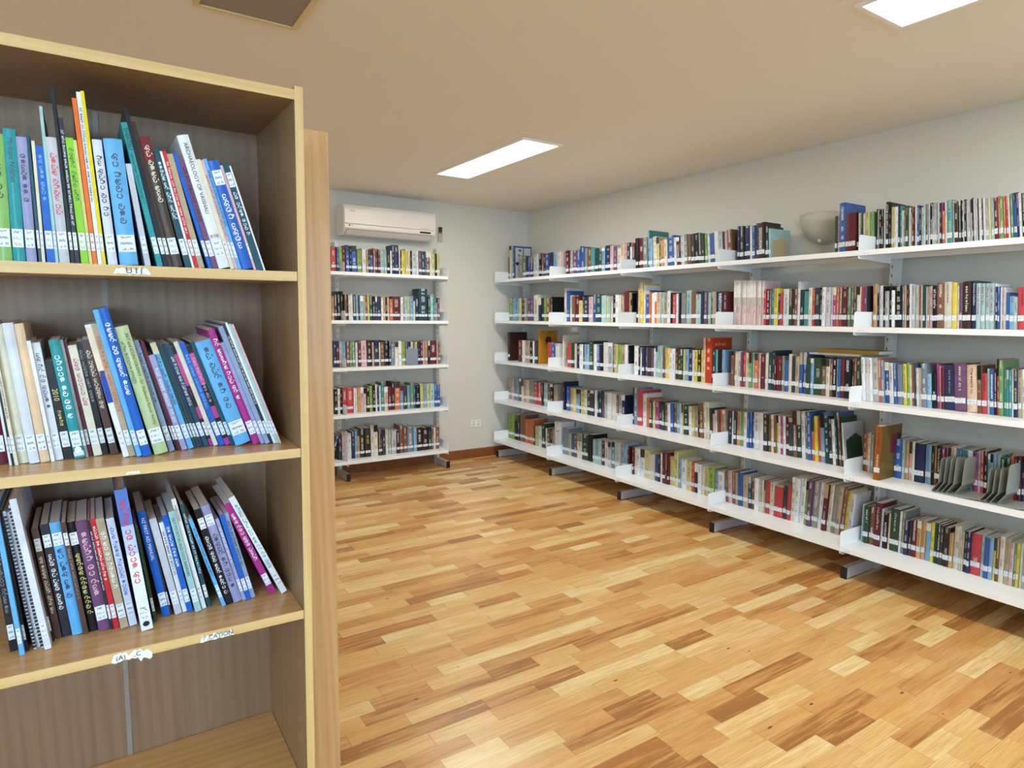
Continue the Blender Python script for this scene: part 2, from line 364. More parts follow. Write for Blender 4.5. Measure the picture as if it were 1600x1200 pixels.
# books of the wooden bookcase: shelf, colour, x, inset, z, lean deg, thickness, height, ink, title, look
NEAR=[
[1,"g2",-0.4189,0.02,1.4895,0.22,0.0176,0.1773,"K","S",""],
[1,"t",-0.4004,0.02,1.4896,0.52,0.0143,0.1855,"K","Mirihana Nidahas",""],
[1,"V",-0.385,0.02,1.4897,0.87,0.0121,0.1764,"K","S",""],
[1,"T",-0.3707,0.02,1.4898,1.59,0.0035,0.182,"-","",""],
[1,"c",-0.3667,0.02,1.4899,1.18,0.0039,0.1732,"-","",""],
[1,"b",-0.3606,0.02,1.4899,1.94,0.0099,0.167,"s","S",""],
[1,"a",-0.3504,0.02,1.49,2.04,0.0039,0.2229,"-","",""],
[1,"E",-0.3455,0.02,1.49,2.35,0.0127,0.181,"r","S",""],
[1,"k",-0.3311,0.02,1.4901,2.89,0.0044,0.2523,"-","",""],
[1,"K",-0.3259,0.02,1.4902,2.78,0.0057,0.2108,"w","S",""],
[1,"l",-0.3182,0.02,1.4902,3.4,0.0094,0.1838,"K","S",""],
[1,"Y",-0.3081,0.02,1.4903,3.62,0.0041,0.1816,"-","",""],
[1,"o",-0.3034,0.02,1.4903,3.5,0.0057,0.2419,"-","",""],
[1,"w",-0.2968,0.02,1.4904,3.56,0.0054,0.2516,"k","S",""],
[1,"y",-0.291,0.02,1.4904,3.64,0.0046,0.2539,"-","",""],
[1,"W",-0.2836,0.02,1.4904,3.9,0.0125,0.186,"k","S",""],
[1,"s",-0.2677,0.02,1.4906,4.3,0.0247,0.1895,"K","S","big"],
[1,"E",-0.2337,0.02,1.4908,7.45,0.008,0.1567,"-","",""],
[1,"t",-0.2166,0.02,1.4909,10.7,0.0081,0.2199,"k","SHIATSU Japanese Finger Pressure Therapy",""],
[1,"k",-0.207,0.02,1.491,11.04,0.0064,0.2423,"-","",""],
[1,"N",-0.2001,0.02,1.491,11.14,0.0055,0.2238,"-","",""],
[1,"n",-0.1937,0.02,1.4911,11.36,0.0138,0.2021,"c","S","redtop"],
[1,"T",-0.1759,0.02,1.4912,12.47,0.0093,0.1879,"w","S",""],
[1,"w",-0.1659,0.02,1.4913,12.62,0.0033,0.1845,"-","",""],
[1,"r",-0.1621,0.02,1.4913,12.75,0.0056,0.1859,"w","S",""],
[1,"u",-0.1558,0.02,1.4913,12.92,0.0085,0.1819,"-","",""],
[1,"b",-0.1412,0.02,1.4914,14.71,0.0057,0.1852,"-","",""],
[1,"P",-0.1344,0.02,1.4915,14.99,0.0086,0.1794,"k","S",""],
[1,"w",-0.125,0.02,1.4915,15.14,0.017,0.215,"k","ARCHAEOLOGY OF VAISHALI","tall"],
[1,"c",-0.1069,0.02,1.4917,15.29,0.0064,0.1805,"-","",""],
[1,"p",-0.0997,0.02,1.4917,15.47,0.0044,0.1805,"k","S",""],
[1,"s",-0.0946,0.02,1.4918,15.63,0.0054,0.1831,"k","S",""],
[1,"b",-0.088,0.02,1.4918,15.93,0.017,0.1803,"w","S","toplabel"],
[1,"p",-0.0692,0.02,1.4919,16.28,0.004,0.1765,"-","",""],
[1,"T",-0.0639,0.02,1.492,16.64,0.0101,0.1806,"w","S","toplabel"],
[1,"w",-0.0528,0.02,1.492,16.81,0.0026,0.1779,"-","",""],
[2,"R",-0.4492,0.0941,1.1756,3.89,0.0181,0.1833,"y","Ar M",""],
[2,"w",-0.4281,0.0784,1.1756,4.81,0.0031,0.1893,"-","",""],
[2,"k",-0.4244,0.0765,1.1755,5.01,0.0028,0.1845,"-","",""],
[2,"c",-0.4211,0.0748,1.1755,5.17,0.00429,0.2239,"k","S",""],
[2,"c",-0.4167,0.0863,1.1755,5.21,0.0125,0.2205,"-","",""],
[2,"W",-0.4032,0.0793,1.1755,5.48,0.0134,0.223,"-","",""],
[2,"h",-0.389,0.0813,1.1754,5.69,0.0124,0.2221,"-","",""],
[2,"w",-0.3751,0.0789,1.1753,6.14,0.005,0.1959,"-","",""],
[2,"W",-0.3699,0.0858,1.1753,6.22,0.011,0.1923,"K","S",""],
[2,"k",-0.3575,0.0893,1.1753,6.72,0.012,0.1629,"Y","2010",""],
[2,"t",-0.3439,0.0872,1.1752,7.29,0.0146,0.1966,"w","S","seal"],
[2,"e",-0.3287,0.0894,1.1752,7.46,0.0044,0.1968,"-","",""],
[2,"R",-0.3238,0.0972,1.1751,7.64,0.0049,0.1946,"-","",""],
[2,"c",-0.317,0.0937,1.1751,8.24,0.0116,0.1878,"m","S",""],
[2,"k",-0.3047,0.0978,1.1751,8.46,0.0086,0.1937,"e","S",""],
[2,"n",-0.2929,0.0917,1.175,9.42,0.0109,0.1977,"c","S",""],
[2,"w",-0.2759,0.0621,1.1749,11.16,0.0085,0.2248,"-","","stripes"],
[2,"u",-0.2667,0.0625,1.1749,11.34,0.0086,0.2265,"r","S",""],
[2,"s",-0.2567,0.0574,1.1749,11.7,0.0077,0.2495,"-","",""],
[2,"b",-0.2481,0.0529,1.1748,11.91,0.0133,0.252,"w","S","tall"],
[2,"g",-0.2301,0.0594,1.1747,13.07,0.0207,0.2224,"k","ART and ICONOGRAPHY of The BUDDHA IMAGES - Dr. Shailendra Kumar Verma","two"],
[2,"S",-0.2064,0.0744,1.1747,13.81,0.0086,0.1995,"K","S",""],
[2,"k",-0.1949,0.0797,1.1746,14.62,0.0029,0.194,"-","",""],
[2,"R",-0.1915,0.078,1.1746,14.78,0.0044,0.1991,"-","",""],
[2,"V",-0.1867,0.0756,1.1746,14.91,0.0088,0.1743,"w","S",""],
[2,"s",-0.1759,0.0815,1.1745,15.49,0.0089,0.1962,"K","S","creamtop"],
[2,"T",-0.1653,0.0877,1.1745,15.92,0.004,0.1972,"-","",""],
[2,"G",-0.1601,0.091,1.1745,16.25,0.0045,0.1946,"-","",""],
[2,"B",-0.1552,0.0885,1.1744,16.36,0.0045,0.1955,"-","",""],
[2,"T",-0.149,0.0913,1.1744,16.82,0.0081,0.195,"w","S",""],
[2,"k",-0.1393,0.0924,1.1744,17.21,0.0061,0.1893,"m","S","pinkmid"],
[2,"c",-0.1328,0.0891,1.1743,17.28,0.0072,0.1992,"-","",""],
[2,"b",-0.1238,0.0846,1.1743,17.71,0.0087,0.1985,"s","S",""],
[2,"k",-0.1139,0.0856,1.1743,17.96,0.00851,0.1919,"p","S","pinkmid"],
[2,"T",-0.1048,0.081,1.1742,18.03,0.00612,0.2006,"-","",""],
[2,"s",-0.0982,0.0716,1.1742,18.09,0.026,0.1998,"K","S","big"],
[2,"m",-0.0687,0.0689,1.1741,18.7,0.0123,0.2239,"w","S",""],
[2,"V",-0.0553,0.0684,1.174,18.82,0.0064,0.2003,"-","",""],
[2,"S",-0.048,0.0647,1.174,18.98,0.0081,0.2303,"-","",""],
[2,"K",-0.0392,0.0634,1.174,19.05,0.00477,0.2361,"w","S",""],
[2,"w",-0.034,0.0608,1.1739,19.09,0.0038,0.2386,"-","",""],
[2,"a",-0.0298,0.0587,1.1739,19.13,0.00419,0.2362,"-","",""],
[2,"p",-0.0252,0.0563,1.1739,19.17,0.0038,0.2359,"-","",""],
[3,"k",-0.446,0.0859,0.8676,3.9,0.0101,0.2374,"e","S",""],
[3,"s",-0.4321,0.0645,0.8675,4.63,0.0064,0.247,"-","",""],
[3,"k",-0.4251,0.076,0.8674,4.76,0.0037,0.2406,"-","",""],
[3,"E",-0.4147,0.0769,0.8673,6.37,0.0037,0.2378,"-","","comb"],
[3,"W",-0.4107,0.0815,0.8672,6.44,0.005,0.2347,"-","",""],
[3,"E",-0.4049,0.0758,0.8671,6.62,0.0037,0.2473,"-","","comb"],
[3,"W",-0.3998,0.066,0.8671,6.94,0.0092,0.2591,"-","","tall"],
[3,"N",-0.3905,0.091,0.867,6.95,0.0026,0.2045,"-","",""],
[3,"n",-0.3873,0.1,0.8669,6.4,0.0095,0.1959,"c","S","toplabel"],
[3,"K",-0.3759,0.1,0.8668,6.2,0.0117,0.2015,"w","S","toplabel"],
[3,"s",-0.363,0.0996,0.8666,6.2,0.0149,0.2034,"B","S","toplabel"],
[3,"n",-0.3471,0.093,0.8664,6.3,0.0072,0.2029,"e","S","toplabel"],
[3,"k",-0.3386,0.1,0.8663,6.58,0.0123,0.1995,"Y","S","toplabel"],
[3,"P",-0.325,0.0943,0.8662,6.93,0.0169,0.2011,"p","S",""],
[3,"K",-0.3074,0.0906,0.866,7.09,0.0042,0.2019,"w","S",""],
[3,"r",-0.3026,0.0905,0.8659,7.25,0.0077,0.2037,"w","S",""],
[3,"u",-0.293,0.085,0.8658,7.76,0.012,0.2045,"w","S",""],
[3,"W",-0.2795,0.0877,0.8656,7.5,0.0115,0.2016,"b","S",""],
[3,"V",-0.2633,0.0601,0.8654,6.5,0.0182,0.2573,"r","S","bigblue"],
[3,"G",-0.2418,0.085,0.8652,7.1,0.0049,0.1787,"-","",""],
[3,"b",-0.2272,0.1,0.865,9.13,0.0127,0.204,"w","NZ FIRST AID MANUAL",""],
[3,"K",-0.2139,0.1,0.8648,9.25,0.0025,0.2009,"-","",""],
[3,"E",-0.2071,0.0958,0.8648,10.52,0.0113,0.1895,"-","",""],
[3,"w",-0.1943,0.1,0.8646,10.34,0.0071,0.1795,"K","S",""],
[3,"b",-0.187,0.0959,0.8645,10.36,0.0094,0.1927,"w","S",""],
[3,"a",-0.1745,0.0888,0.8644,10.83,0.0105,0.2006,"k","HOT POTATOES AND COOL BANANAS",""],
[3,"w",-0.1622,0.0965,0.8642,11.28,0.0074,0.2224,"K","EILEEN'S STORY",""],
[3,"T",-0.1526,0.1,0.8641,10.85,0.0065,0.209,"w","S",""],
[3,"s",-0.1284,0.0893,0.8638,16.16,0.0064,0.1868,"K","S",""],
[3,"k",-0.1203,0.0908,0.8637,14.5,0.0114,0.2006,"w","S","toplabel"],
[3,"V",-0.107,0.0956,0.8635,14.7,0.0149,0.2052,"K","S","toplabel"],
[3,"V",-0.0908,0.0958,0.8633,14.5,0.0062,0.1756,"w","S",""],
[3,"b",-0.084,0.0951,0.8633,13.79,0.0079,0.1819,"-","",""],
[3,"S",-0.0749,0.0995,0.8632,14.09,0.008,0.1833,"K","S",""],
[3,"m",-0.0394,0.1,0.8627,22.01,0.0118,0.2103,"w","S",""],
[3,"w",-0.0195,0.091,0.8625,23.8,0.0113,0.2278,"t","S",""]]
# wall shelves: row, bay, x of the spines, then per book: colour,y,thickness,height,lean[,*] (* = a thing of its own)
FAR=[
[1,4,3.53,"k,1.849,0.0064,0.225,3 e,1.8423,0.0097,0.22,3 k,1.8323,0.0096,0.219,3.1 N,1.8224,0.0096,0.221,3.1 W,1.8125,0.0128,0.22,3.2 k,1.7994,0.016,0.254,3.2,* k,1.7831,0.0078,0.249,3.3 Y,1.775,0.019,0.225,3.3,* c,1.7557,0.0093,0.222,3.4 w,1.7462,0.0092,0.224,3.4 T,1.7366,0.0092,0.226,3.5 t,1.7272,0.0091,0.225,3.5 W,1.7177,0.0075,0.201,3.6 u,1.7099,0.0106,0.203,3.6 G,1.699,0.0121,0.221,3.7 w,1.6866,0.0105,0.21,3.7 h,1.6758,0.0089,0.208,3.8 R,1.6666,0.0073,0.21,3.8 u,1.659,0.0073,0.209,3.9 w,1.6514,0.0058,0.214,3.9 b,1.6453,0.0103,0.217,4 N,1.6348,0.0072,0.212,4 a,1.6273,0.0146,0.205,4.1 w,1.6123,0.0056,0.219,4.1 K,1.6064,0.0071,0.218,4.2 e,1.599,0.0056,0.217,4.2 w,1.5931,0.007,0.219,4.3 k,1.5857,0.0114,0.221,4.3 E,1.574,0.0099,0.216,4.4 E,1.5639,0.0098,0.215,4.4 e,1.5537,0.0055,0.217,4.5 w,1.548,0.0054,0.216,4.5 K,1.5422,0.0083,0.215,4.6 m,1.5336,0.0068,0.217,4.6 o,1.5265,0.0096,0.173,4.7 w,1.5166,0.0096,0.212,4.7 t,1.5067,0.0235,0.222,4.8,* c,1.4829,0.0066,0.216,4.8 N,1.476,0.0176,0.209,4.9,* G,1.4581,0.0106,0.216,4.9 k,1.4471,0.0106,0.214,5 c,1.4363,0.0038,0.215,5 k,1.4322,0.0091,0.215,5.1 W,1.4228,0.0064,0.21,5.1 E,1.416,0.0091,0.212,5.2 c,1.4067,0.009,0.214,5.2 k,1.3974,0.0037,0.219,5.3 W,1.3934,0.0103,0.215,5.3 w,1.3828,0.0076,0.214,5.4 K,1.3749,0.0049,0.213,5.4 w,1.3697,0.0101,0.215,5.5 K,1.3593,0.0049,0.213,5.5 w,1.3541,0.0075,0.215,5.6 E,1.3463,0.01,0.211,5.6 E,1.336,0.0074,0.21,5.7 Y,1.3283,0.0074,0.209,5.7 a,1.3207,0.0124,0.208,5.8,* R,1.308,0.0148,0.206,5.8,* o,1.2929,0.0084,0.212,5.9 g,1.2842,0.0121,0.205,5.9 o,1.2717,0.0083,0.209,6 r,1.2631,0.0095,0.208,6 w,1.2533,0.007,0.212,6.1 K,1.2459,0.0034,0.217,6.1 g,1.2423,0.0082,0.216,6.2 b,1.2338,0.007,0.218,6.2 b,1.2265,0.0069,0.217,6.3 B,1.2193,0.0069,0.218,6.3 w,1.2121,0.0092,0.214,6.4 k,1.2026,0.0139,0.213,6.4,* P,1.1883,0.0138,0.214,6.5,* w,1.1742,0.0183,0.214,6.5,*"],
[2,4,3.545,"O,1.8455,0.02,0.23,3.5,* k,1.8252,0.0081,0.226,3.5 W,1.8167,0.0098,0.222,3.5 W,1.8067,0.013,0.221,3.5 k,1.7934,0.0113,0.218,3.5 E,1.7818,0.0178,0.19,3.5,* k,1.7637,0.0144,0.213,3.5 w,1.749,0.0159,0.193,3.5 k,1.7328,0.0364,0.216,3.5,* S,1.6961,0.0092,0.214,3.5 O,1.6866,0.0091,0.217,3.5 N,1.6772,0.0091,0.22,3.5 B,1.6678,0.0075,0.22,3.5 w,1.66,0.0106,0.223,3.5 E,1.6491,0.0151,0.216,3.5,* W,1.6337,0.0135,0.215,3.5 u,1.62,0.0043,0.212,3.5 R,1.6154,0.0043,0.212,3.5 h,1.6108,0.0073,0.215,3.5 c,1.6033,0.0057,0.214,3.5 T,1.5972,0.0117,0.217,3.5 w,1.5852,0.0057,0.207,3.5 u,1.5792,0.0116,0.207,3.5 p,1.5673,0.0115,0.21,3.5 k,1.5555,0.0232,0.209,3.5,* n,1.532,0.0315,0.224,3.5,* c,1.5002,0.0338,0.226,3.5,* y,1.4662,0.0221,0.222,3.5,* w,1.4438,0.008,0.206,3.5 P,1.4354,0.0149,0.218,3.5,* N,1.4203,0.0364,0.226,3.5,* B,1.3835,0.0211,0.228,3.5,* a,1.3621,0.0183,0.215,3.5,* a,1.3435,0.0181,0.214,3.5,* a,1.3252,0.0179,0.214,3.5,* a,1.307,0.019,0.213,3.5,* w,1.2877,0.0048,0.212,3.5 B,1.2826,0.0086,0.197,3.5 b,1.2737,0.0073,0.197,3.5 w,1.2661,0.0073,0.194,3.5 u,1.2585,0.0047,0.193,3.5 c,1.2535,0.0047,0.193,3.5 W,1.2485,0.0047,0.193,3.5 b,1.2435,0.0134,0.169,3.5 s,1.2298,0.0182,0.152,3.5,* a,1.2114,0.0119,0.148,3.5 r,1.1991,0.0334,0.191,3.5,* k,1.1654,0.0163,0.193,3.5,* w,1.1488,0.0232,0.187,3.5,*"],
[3,4,3.5,"w,1.8539,0.0203,0.234,5.5,* w,1.8332,0.0184,0.235,5.5,* w,1.8145,0.0183,0.233,5.4,* E,1.796,0.0297,0.234,5.4,* o,1.766,0.0162,0.232,5.4,* S,1.7495,0.016,0.223,5.3,* b,1.7332,0.0239,0.214,5.3,* W,1.7089,0.0205,0.212,5.2,* b,1.6881,0.0155,0.21,5.2,* S,1.6723,0.0326,0.208,5.2,* y,1.6393,0.0167,0.213,5.1,* l,1.6223,0.0135,0.218,5.1 c,1.6086,0.0104,0.209,5.1 n,1.5979,0.0119,0.213,5 b,1.5858,0.0087,0.214,5 w,1.5767,0.0102,0.195,5 h,1.5662,0.0117,0.195,4.9 S,1.5543,0.0278,0.219,4.9,* s,1.5262,0.0201,0.17,4.8,* k,1.5059,0.0214,0.174,4.8,* m,1.4842,0.0126,0.223,4.8 p,1.4714,0.0054,0.212,4.7 R,1.4656,0.0167,0.206,4.7,* B,1.4487,0.0456,0.216,4.7,* P,1.4028,0.0484,0.229,4.6,* h,1.3541,0.0433,0.226,4.6,* n,1.3105,0.0179,0.226,4.5,* r,1.2923,0.0228,0.191,4.5,* a,1.2692,0.0086,0.214,4.5 b,1.2603,0.0174,0.208,4.4,* k,1.2426,0.011,0.21,4.4 r,1.2313,0.0084,0.261,4.4 g,1.2226,0.0183,0.258,4.3,* t,1.204,0.0108,0.213,4.3 t,1.1929,0.0095,0.213,4.3 t,1.1832,0.0094,0.214,4.2 w,1.1735,0.0057,0.221,4.2 B,1.1675,0.0165,0.221,4.1,* u,1.1507,0.0151,0.219,4.1,* W,1.1353,0.0127,0.221,4.1,* t,1.1223,0.0184,0.219,4,* k,1.1036,0.0227,0.223,4,*"],
[4,4,3.545,"n,1.8539,0.0191,0.205,1.5,* o,1.8345,0.012,0.211,1.5 w,1.8222,0.0136,0.22,1.6 E,1.8083,0.0135,0.208,1.6 n,1.7944,0.0907,0.291,1.7,* W,1.7034,0.0194,0.214,1.7,* b,1.6837,0.0385,0.207,1.8,* a,1.6448,0.0125,0.21,1.8 O,1.6321,0.0187,0.206,1.9,* p,1.613,0.0154,0.202,1.9 c,1.5973,0.0137,0.205,2 B,1.5833,0.0473,0.2,2,* s,1.5356,0.0148,0.198,2.1 s,1.5205,0.0162,0.198,2.1,* k,1.504,0.0131,0.201,2.2 n,1.4906,0.0115,0.2,2.2 k,1.4787,0.0202,0.205,2.3,* m,1.4583,0.0157,0.205,2.3,* E,1.4423,0.0098,0.202,2.4 N,1.4322,0.0155,0.203,2.4,* h,1.4164,0.0154,0.212,2.5,* w,1.4007,0.0068,0.209,2.5 S,1.3937,0.0124,0.207,2.5 b,1.381,0.0109,0.203,2.6 t,1.3698,0.0136,0.202,2.6 t,1.3559,0.0135,0.204,2.7 t,1.3421,0.0216,0.206,2.7,* m,1.3203,0.0213,0.198,2.8,* E,1.2987,0.0104,0.211,2.8 r,1.288,0.013,0.213,2.9,* N,1.2747,0.0155,0.215,2.9,* s,1.2588,0.0102,0.203,3 a,1.2483,0.0127,0.205,3,* s,1.2353,0.0126,0.207,3.1,* a,1.2224,0.0151,0.206,3.1,* G,1.207,0.02,0.194,3.2,* G,1.1867,0.0223,0.198,3.2,* o,1.1641,0.0121,0.211,3.3,* R,1.1516,0.012,0.213,3.3,* R,1.1393,0.0144,0.216,3.4,* B,1.1246,0.0119,0.216,3.4,* s,1.1124,0.019,0.215,3.5,* c,1.0931,0.0282,0.213,3.5,*"],
[5,4,3.55,"w,1.8411,0.0069,0.213,0 t,1.8339,0.0104,0.204,0 G,1.8232,0.0245,0.21,0,* n,1.7985,0.0276,0.213,0.1,* R,1.7705,0.0358,0.241,0.1,* W,1.7344,0.0099,0.215,0.1 k,1.7242,0.0267,0.2,0.1,* h,1.6972,0.0097,0.2,0.2 G,1.6872,0.0475,0.23,0.2,* W,1.6394,0.0111,0.225,0.2 e,1.628,0.0142,0.228,0.2,* B,1.6134,0.0205,0.184,0.3,* K,1.5926,0.014,0.193,0.3 R,1.5783,0.0249,0.197,0.3,* O,1.5532,0.0215,0.2,0.3,* O,1.5314,0.0197,0.203,0.4,* s,1.5114,0.024,0.198,0.4,* y,1.4871,0.0178,0.205,0.4,* G,1.469,0.0131,0.21,0.4 K,1.4556,0.0145,0.207,0.5,* K,1.4408,0.0129,0.204,0.5 N,1.4275,0.0288,0.201,0.5,* O,1.3984,0.017,0.177,0.5,* c,1.3811,0.0295,0.224,0.6,* E,1.3513,0.0081,0.203,0.6 Y,1.3429,0.0067,0.199,0.6 B,1.3358,0.015,0.204,0.6,* B,1.3205,0.0135,0.209,0.7,* r,1.3067,0.0433,0.203,0.7,* a,1.2631,0.0131,0.209,0.7,* b,1.2497,0.0223,0.201,0.7,* s,1.2271,0.0155,0.204,0.8,* y,1.2113,0.0088,0.209,0.8 n,1.2022,0.0153,0.205,0.8,* c,1.1866,0.0203,0.225,0.8,* u,1.1661,0.0213,0.219,0.9,* p,1.1445,0.016,0.204,0.9,* g,1.1282,0.0097,0.206,0.9 y,1.1182,0.0109,0.209,0.9 w,1.107,0.0108,0.209,1 E,1.0959,0.0168,0.21,1,* n,1.0788,0.0239,0.209,1,*"],
[1,3,3.53,"B,2.7259,0.0193,0.23,3 K,2.7063,0.0288,0.228,3.1,* B,2.6772,0.0428,0.225,3.2,* w,2.6341,0.0186,0.224,3.4 b,2.6152,0.0231,0.222,3.5 Y,2.5918,0.009,0.216,3.6 N,2.5825,0.0593,0.234,3.8,* T,2.5228,0.0267,0.208,3.9 a,2.4958,0.0131,0.193,4,*"],
[1,3,3.53,"G,2.0787,0.0138,0.216,3 p,2.0647,0.0172,0.225,3.1 b,2.0473,0.034,0.282,3.2,* R,2.0129,0.0568,0.221,3.3,* k,1.9558,0.0129,0.22,3.4 c,1.9426,0.0128,0.215,3.6 K,1.9295,0.0095,0.213,3.7 c,1.9197,0.0126,0.212,3.8 Y,1.9067,0.0222,0.214,3.9,* g,1.8843,0.022,0.214,4,*"],
[1,2,3.53,"k,3.6539,0.0321,0.242,4 R,3.6215,0.0508,0.239,4.1 e,3.5703,0.0436,0.238,4.1 t,3.5265,0.0183,0.29,4.2,* s,3.5078,0.0305,0.227,4.3 c,3.4771,0.0361,0.238,4.4 Y,3.4406,0.0297,0.23,4.4 k,3.4106,0.0116,0.213,4.5 O,3.3988,0.041,0.207,4.6 c,3.3576,0.0288,0.207,4.6 b,3.3285,0.0625,0.227,4.7,* w,3.2657,0.0222,0.212,4.8 R,3.2431,0.0276,0.21,4.9 K,3.2154,0.0162,0.211,4.9 W,3.1988,0.0325,0.214,5 e,3.1661,0.0267,0.224,5.1 n,3.139,0.0264,0.221,5.1 K,3.1123,0.0314,0.222,5.2 k,3.0806,0.0362,0.223,5.3 K,3.0441,0.0254,0.219,5.4 G,3.0184,0.0251,0.212,5.4 g,2.9929,0.0249,0.209,5.5 w,2.9678,0.0246,0.207,5.6 b,2.9429,0.0391,0.208,5.6 w,2.9035,0.0336,0.217,5.7 E,2.8695,0.0284,0.213,5.8 K,2.8408,0.014,0.21,5.9 p,2.8266,0.0232,0.212,5.9 n,2.803,0.0368,0.218,6"],
[1,1,3.53,"R,4.5183,0.0448,0.217,1.5 e,4.4732,0.0531,0.214,1.5 P,4.4198,0.0522,0.209,1.6 b,4.3673,0.0514,0.238,1.6 b,4.3156,0.0506,0.228,1.6 e,4.2647,0.0332,0.218,1.6 n,4.2312,0.0493,0.216,1.7 t,4.1815,0.0486,0.212,1.7 T,4.1327,0.0478,0.202,1.7 G,4.0845,0.0314,0.204,1.7 s,4.0528,0.0389,0.201,1.8 B,4.0137,0.069,0.218,1.8 p,3.9444,0.0375,0.212,1.8 P,3.9065,0.0371,0.209,1.8 c,3.8691,0.044,0.211,1.9 h,3.8249,0.0361,0.222,1.9 p,3.7885,0.0357,0.214,1.9 K,3.7525,0.0353,0.216,1.9 w,3.7169,0.0208,0.208,2 R,3.6958,0.0276,0.206,2"],
[1,0,3.53,"R,5.4539,0.021,0.225,1.5 c,5.4326,0.042,0.336,1.5 c,5.3902,0.0311,0.301,1.6 b,5.3588,0.0308,0.329,1.6,* e,5.2562,0.0599,0.228,1.6 g,5.1961,0.049,0.211,1.7 B,5.1468,0.0482,0.213,1.7 b,5.0982,0.0285,0.209,1.7 B,5.0694,0.0472,0.207,1.7 E,5.022,0.0558,0.221,1.8 W,4.9659,0.0273,0.222,1.8 k,4.9382,0.0453,0.226,1.8 n,4.8926,0.0357,0.222,1.8 N,4.8566,0.0264,0.213,1.9 b,4.8299,0.0526,0.217,1.9 B,4.777,0.0688,0.218,1.9 s,4.7079,0.059,0.218,1.9 c,4.6487,0.0578,0.218,2 p,4.5905,0.0243,0.213,2"],
[2,0,3.545,"g,5.4539,0.0577,0.223,1.5 s,5.3958,0.057,0.222,1.5 s,5.3386,0.0561,0.214,1.6 Y,5.2822,0.0442,0.219,1.6 N,5.2377,0.0546,0.219,1.6 e,5.1828,0.0538,0.218,1.7 P,5.1287,0.053,0.217,1.7 P,5.0754,0.0522,0.222,1.8 c,5.0229,0.072,0.245,1.8 B,4.9506,0.0504,0.213,1.8 G,4.8998,0.0398,0.206,1.9 l,4.8598,0.0394,0.211,1.9 n,4.8201,0.0583,0.211,1.9 k,4.7614,0.0286,0.221,2"],
[2,1,3.545,"w,4.5539,0.0346,0.292,1.5 b,4.519,0.0428,0.268,1.5 c,4.476,0.0337,0.228,1.5 n,4.4419,0.0417,0.221,1.6 R,4.3998,0.0495,0.226,1.6 Y,4.3501,0.0486,0.181,1.6 G,4.3011,0.0239,0.213,1.6 B,4.2769,0.0554,0.212,1.7 p,4.2212,0.0544,0.211,1.7 b,4.1665,0.0382,0.226,1.7 T,4.128,0.0678,0.225,1.7 a,4.0599,0.0589,0.218,1.8 Y,4.0007,0.0289,0.211,1.8 a,3.9715,0.0286,0.21,1.8 c,3.9427,0.0212,0.21,1.8 k,3.9212,0.0351,0.209,1.9 w,3.8858,0.0416,0.219,1.9 w,3.8437,0.0136,0.213,1.9 u,3.8299,0.0409,0.207,1.9 R,3.7887,0.0537,0.246,2 y,3.7347,0.0197,0.235,2 k,3.7147,0.0261,0.229,2"],
[2,2,3.545,"k,3.6539,0.0202,0.243,1.5 h,3.6334,0.0201,0.282,1.5 y,3.613,0.0334,0.3,1.5 y,3.5793,0.0131,0.299,1.6 w,3.5659,0.013,0.284,1.6 b,3.5526,0.0393,0.245,1.6 o,3.513,0.0192,0.234,1.6 w,3.4934,0.032,0.224,1.6 o,3.4611,0.0253,0.228,1.6 h,3.4355,0.044,0.227,1.7 a,3.3912,0.0309,0.226,1.7 u,3.3601,0.0306,0.221,1.7 w,3.3292,0.0302,0.234,1.7 k,3.2987,0.0238,0.219,1.7 r,3.2745,0.0296,0.209,1.8 w,3.2446,0.0175,0.213,1.8 k,3.2268,0.0291,0.217,1.8 e,3.1974,0.0403,0.216,1.8 a,3.1568,0.0454,0.233,1.8 n,3.1112,0.0446,0.223,1.9 a,3.0662,0.0439,0.204,1.9 B,3.0221,0.0323,0.221,1.9 P,2.9894,0.0266,0.22,1.9 a,2.9625,0.0263,0.215,1.9 T,2.9359,0.0102,0.214,1.9 u,2.9254,0.0312,0.218,2 B,2.8939,0.0614,0.217,2,* R,2.8321,0.03,0.215,2"],
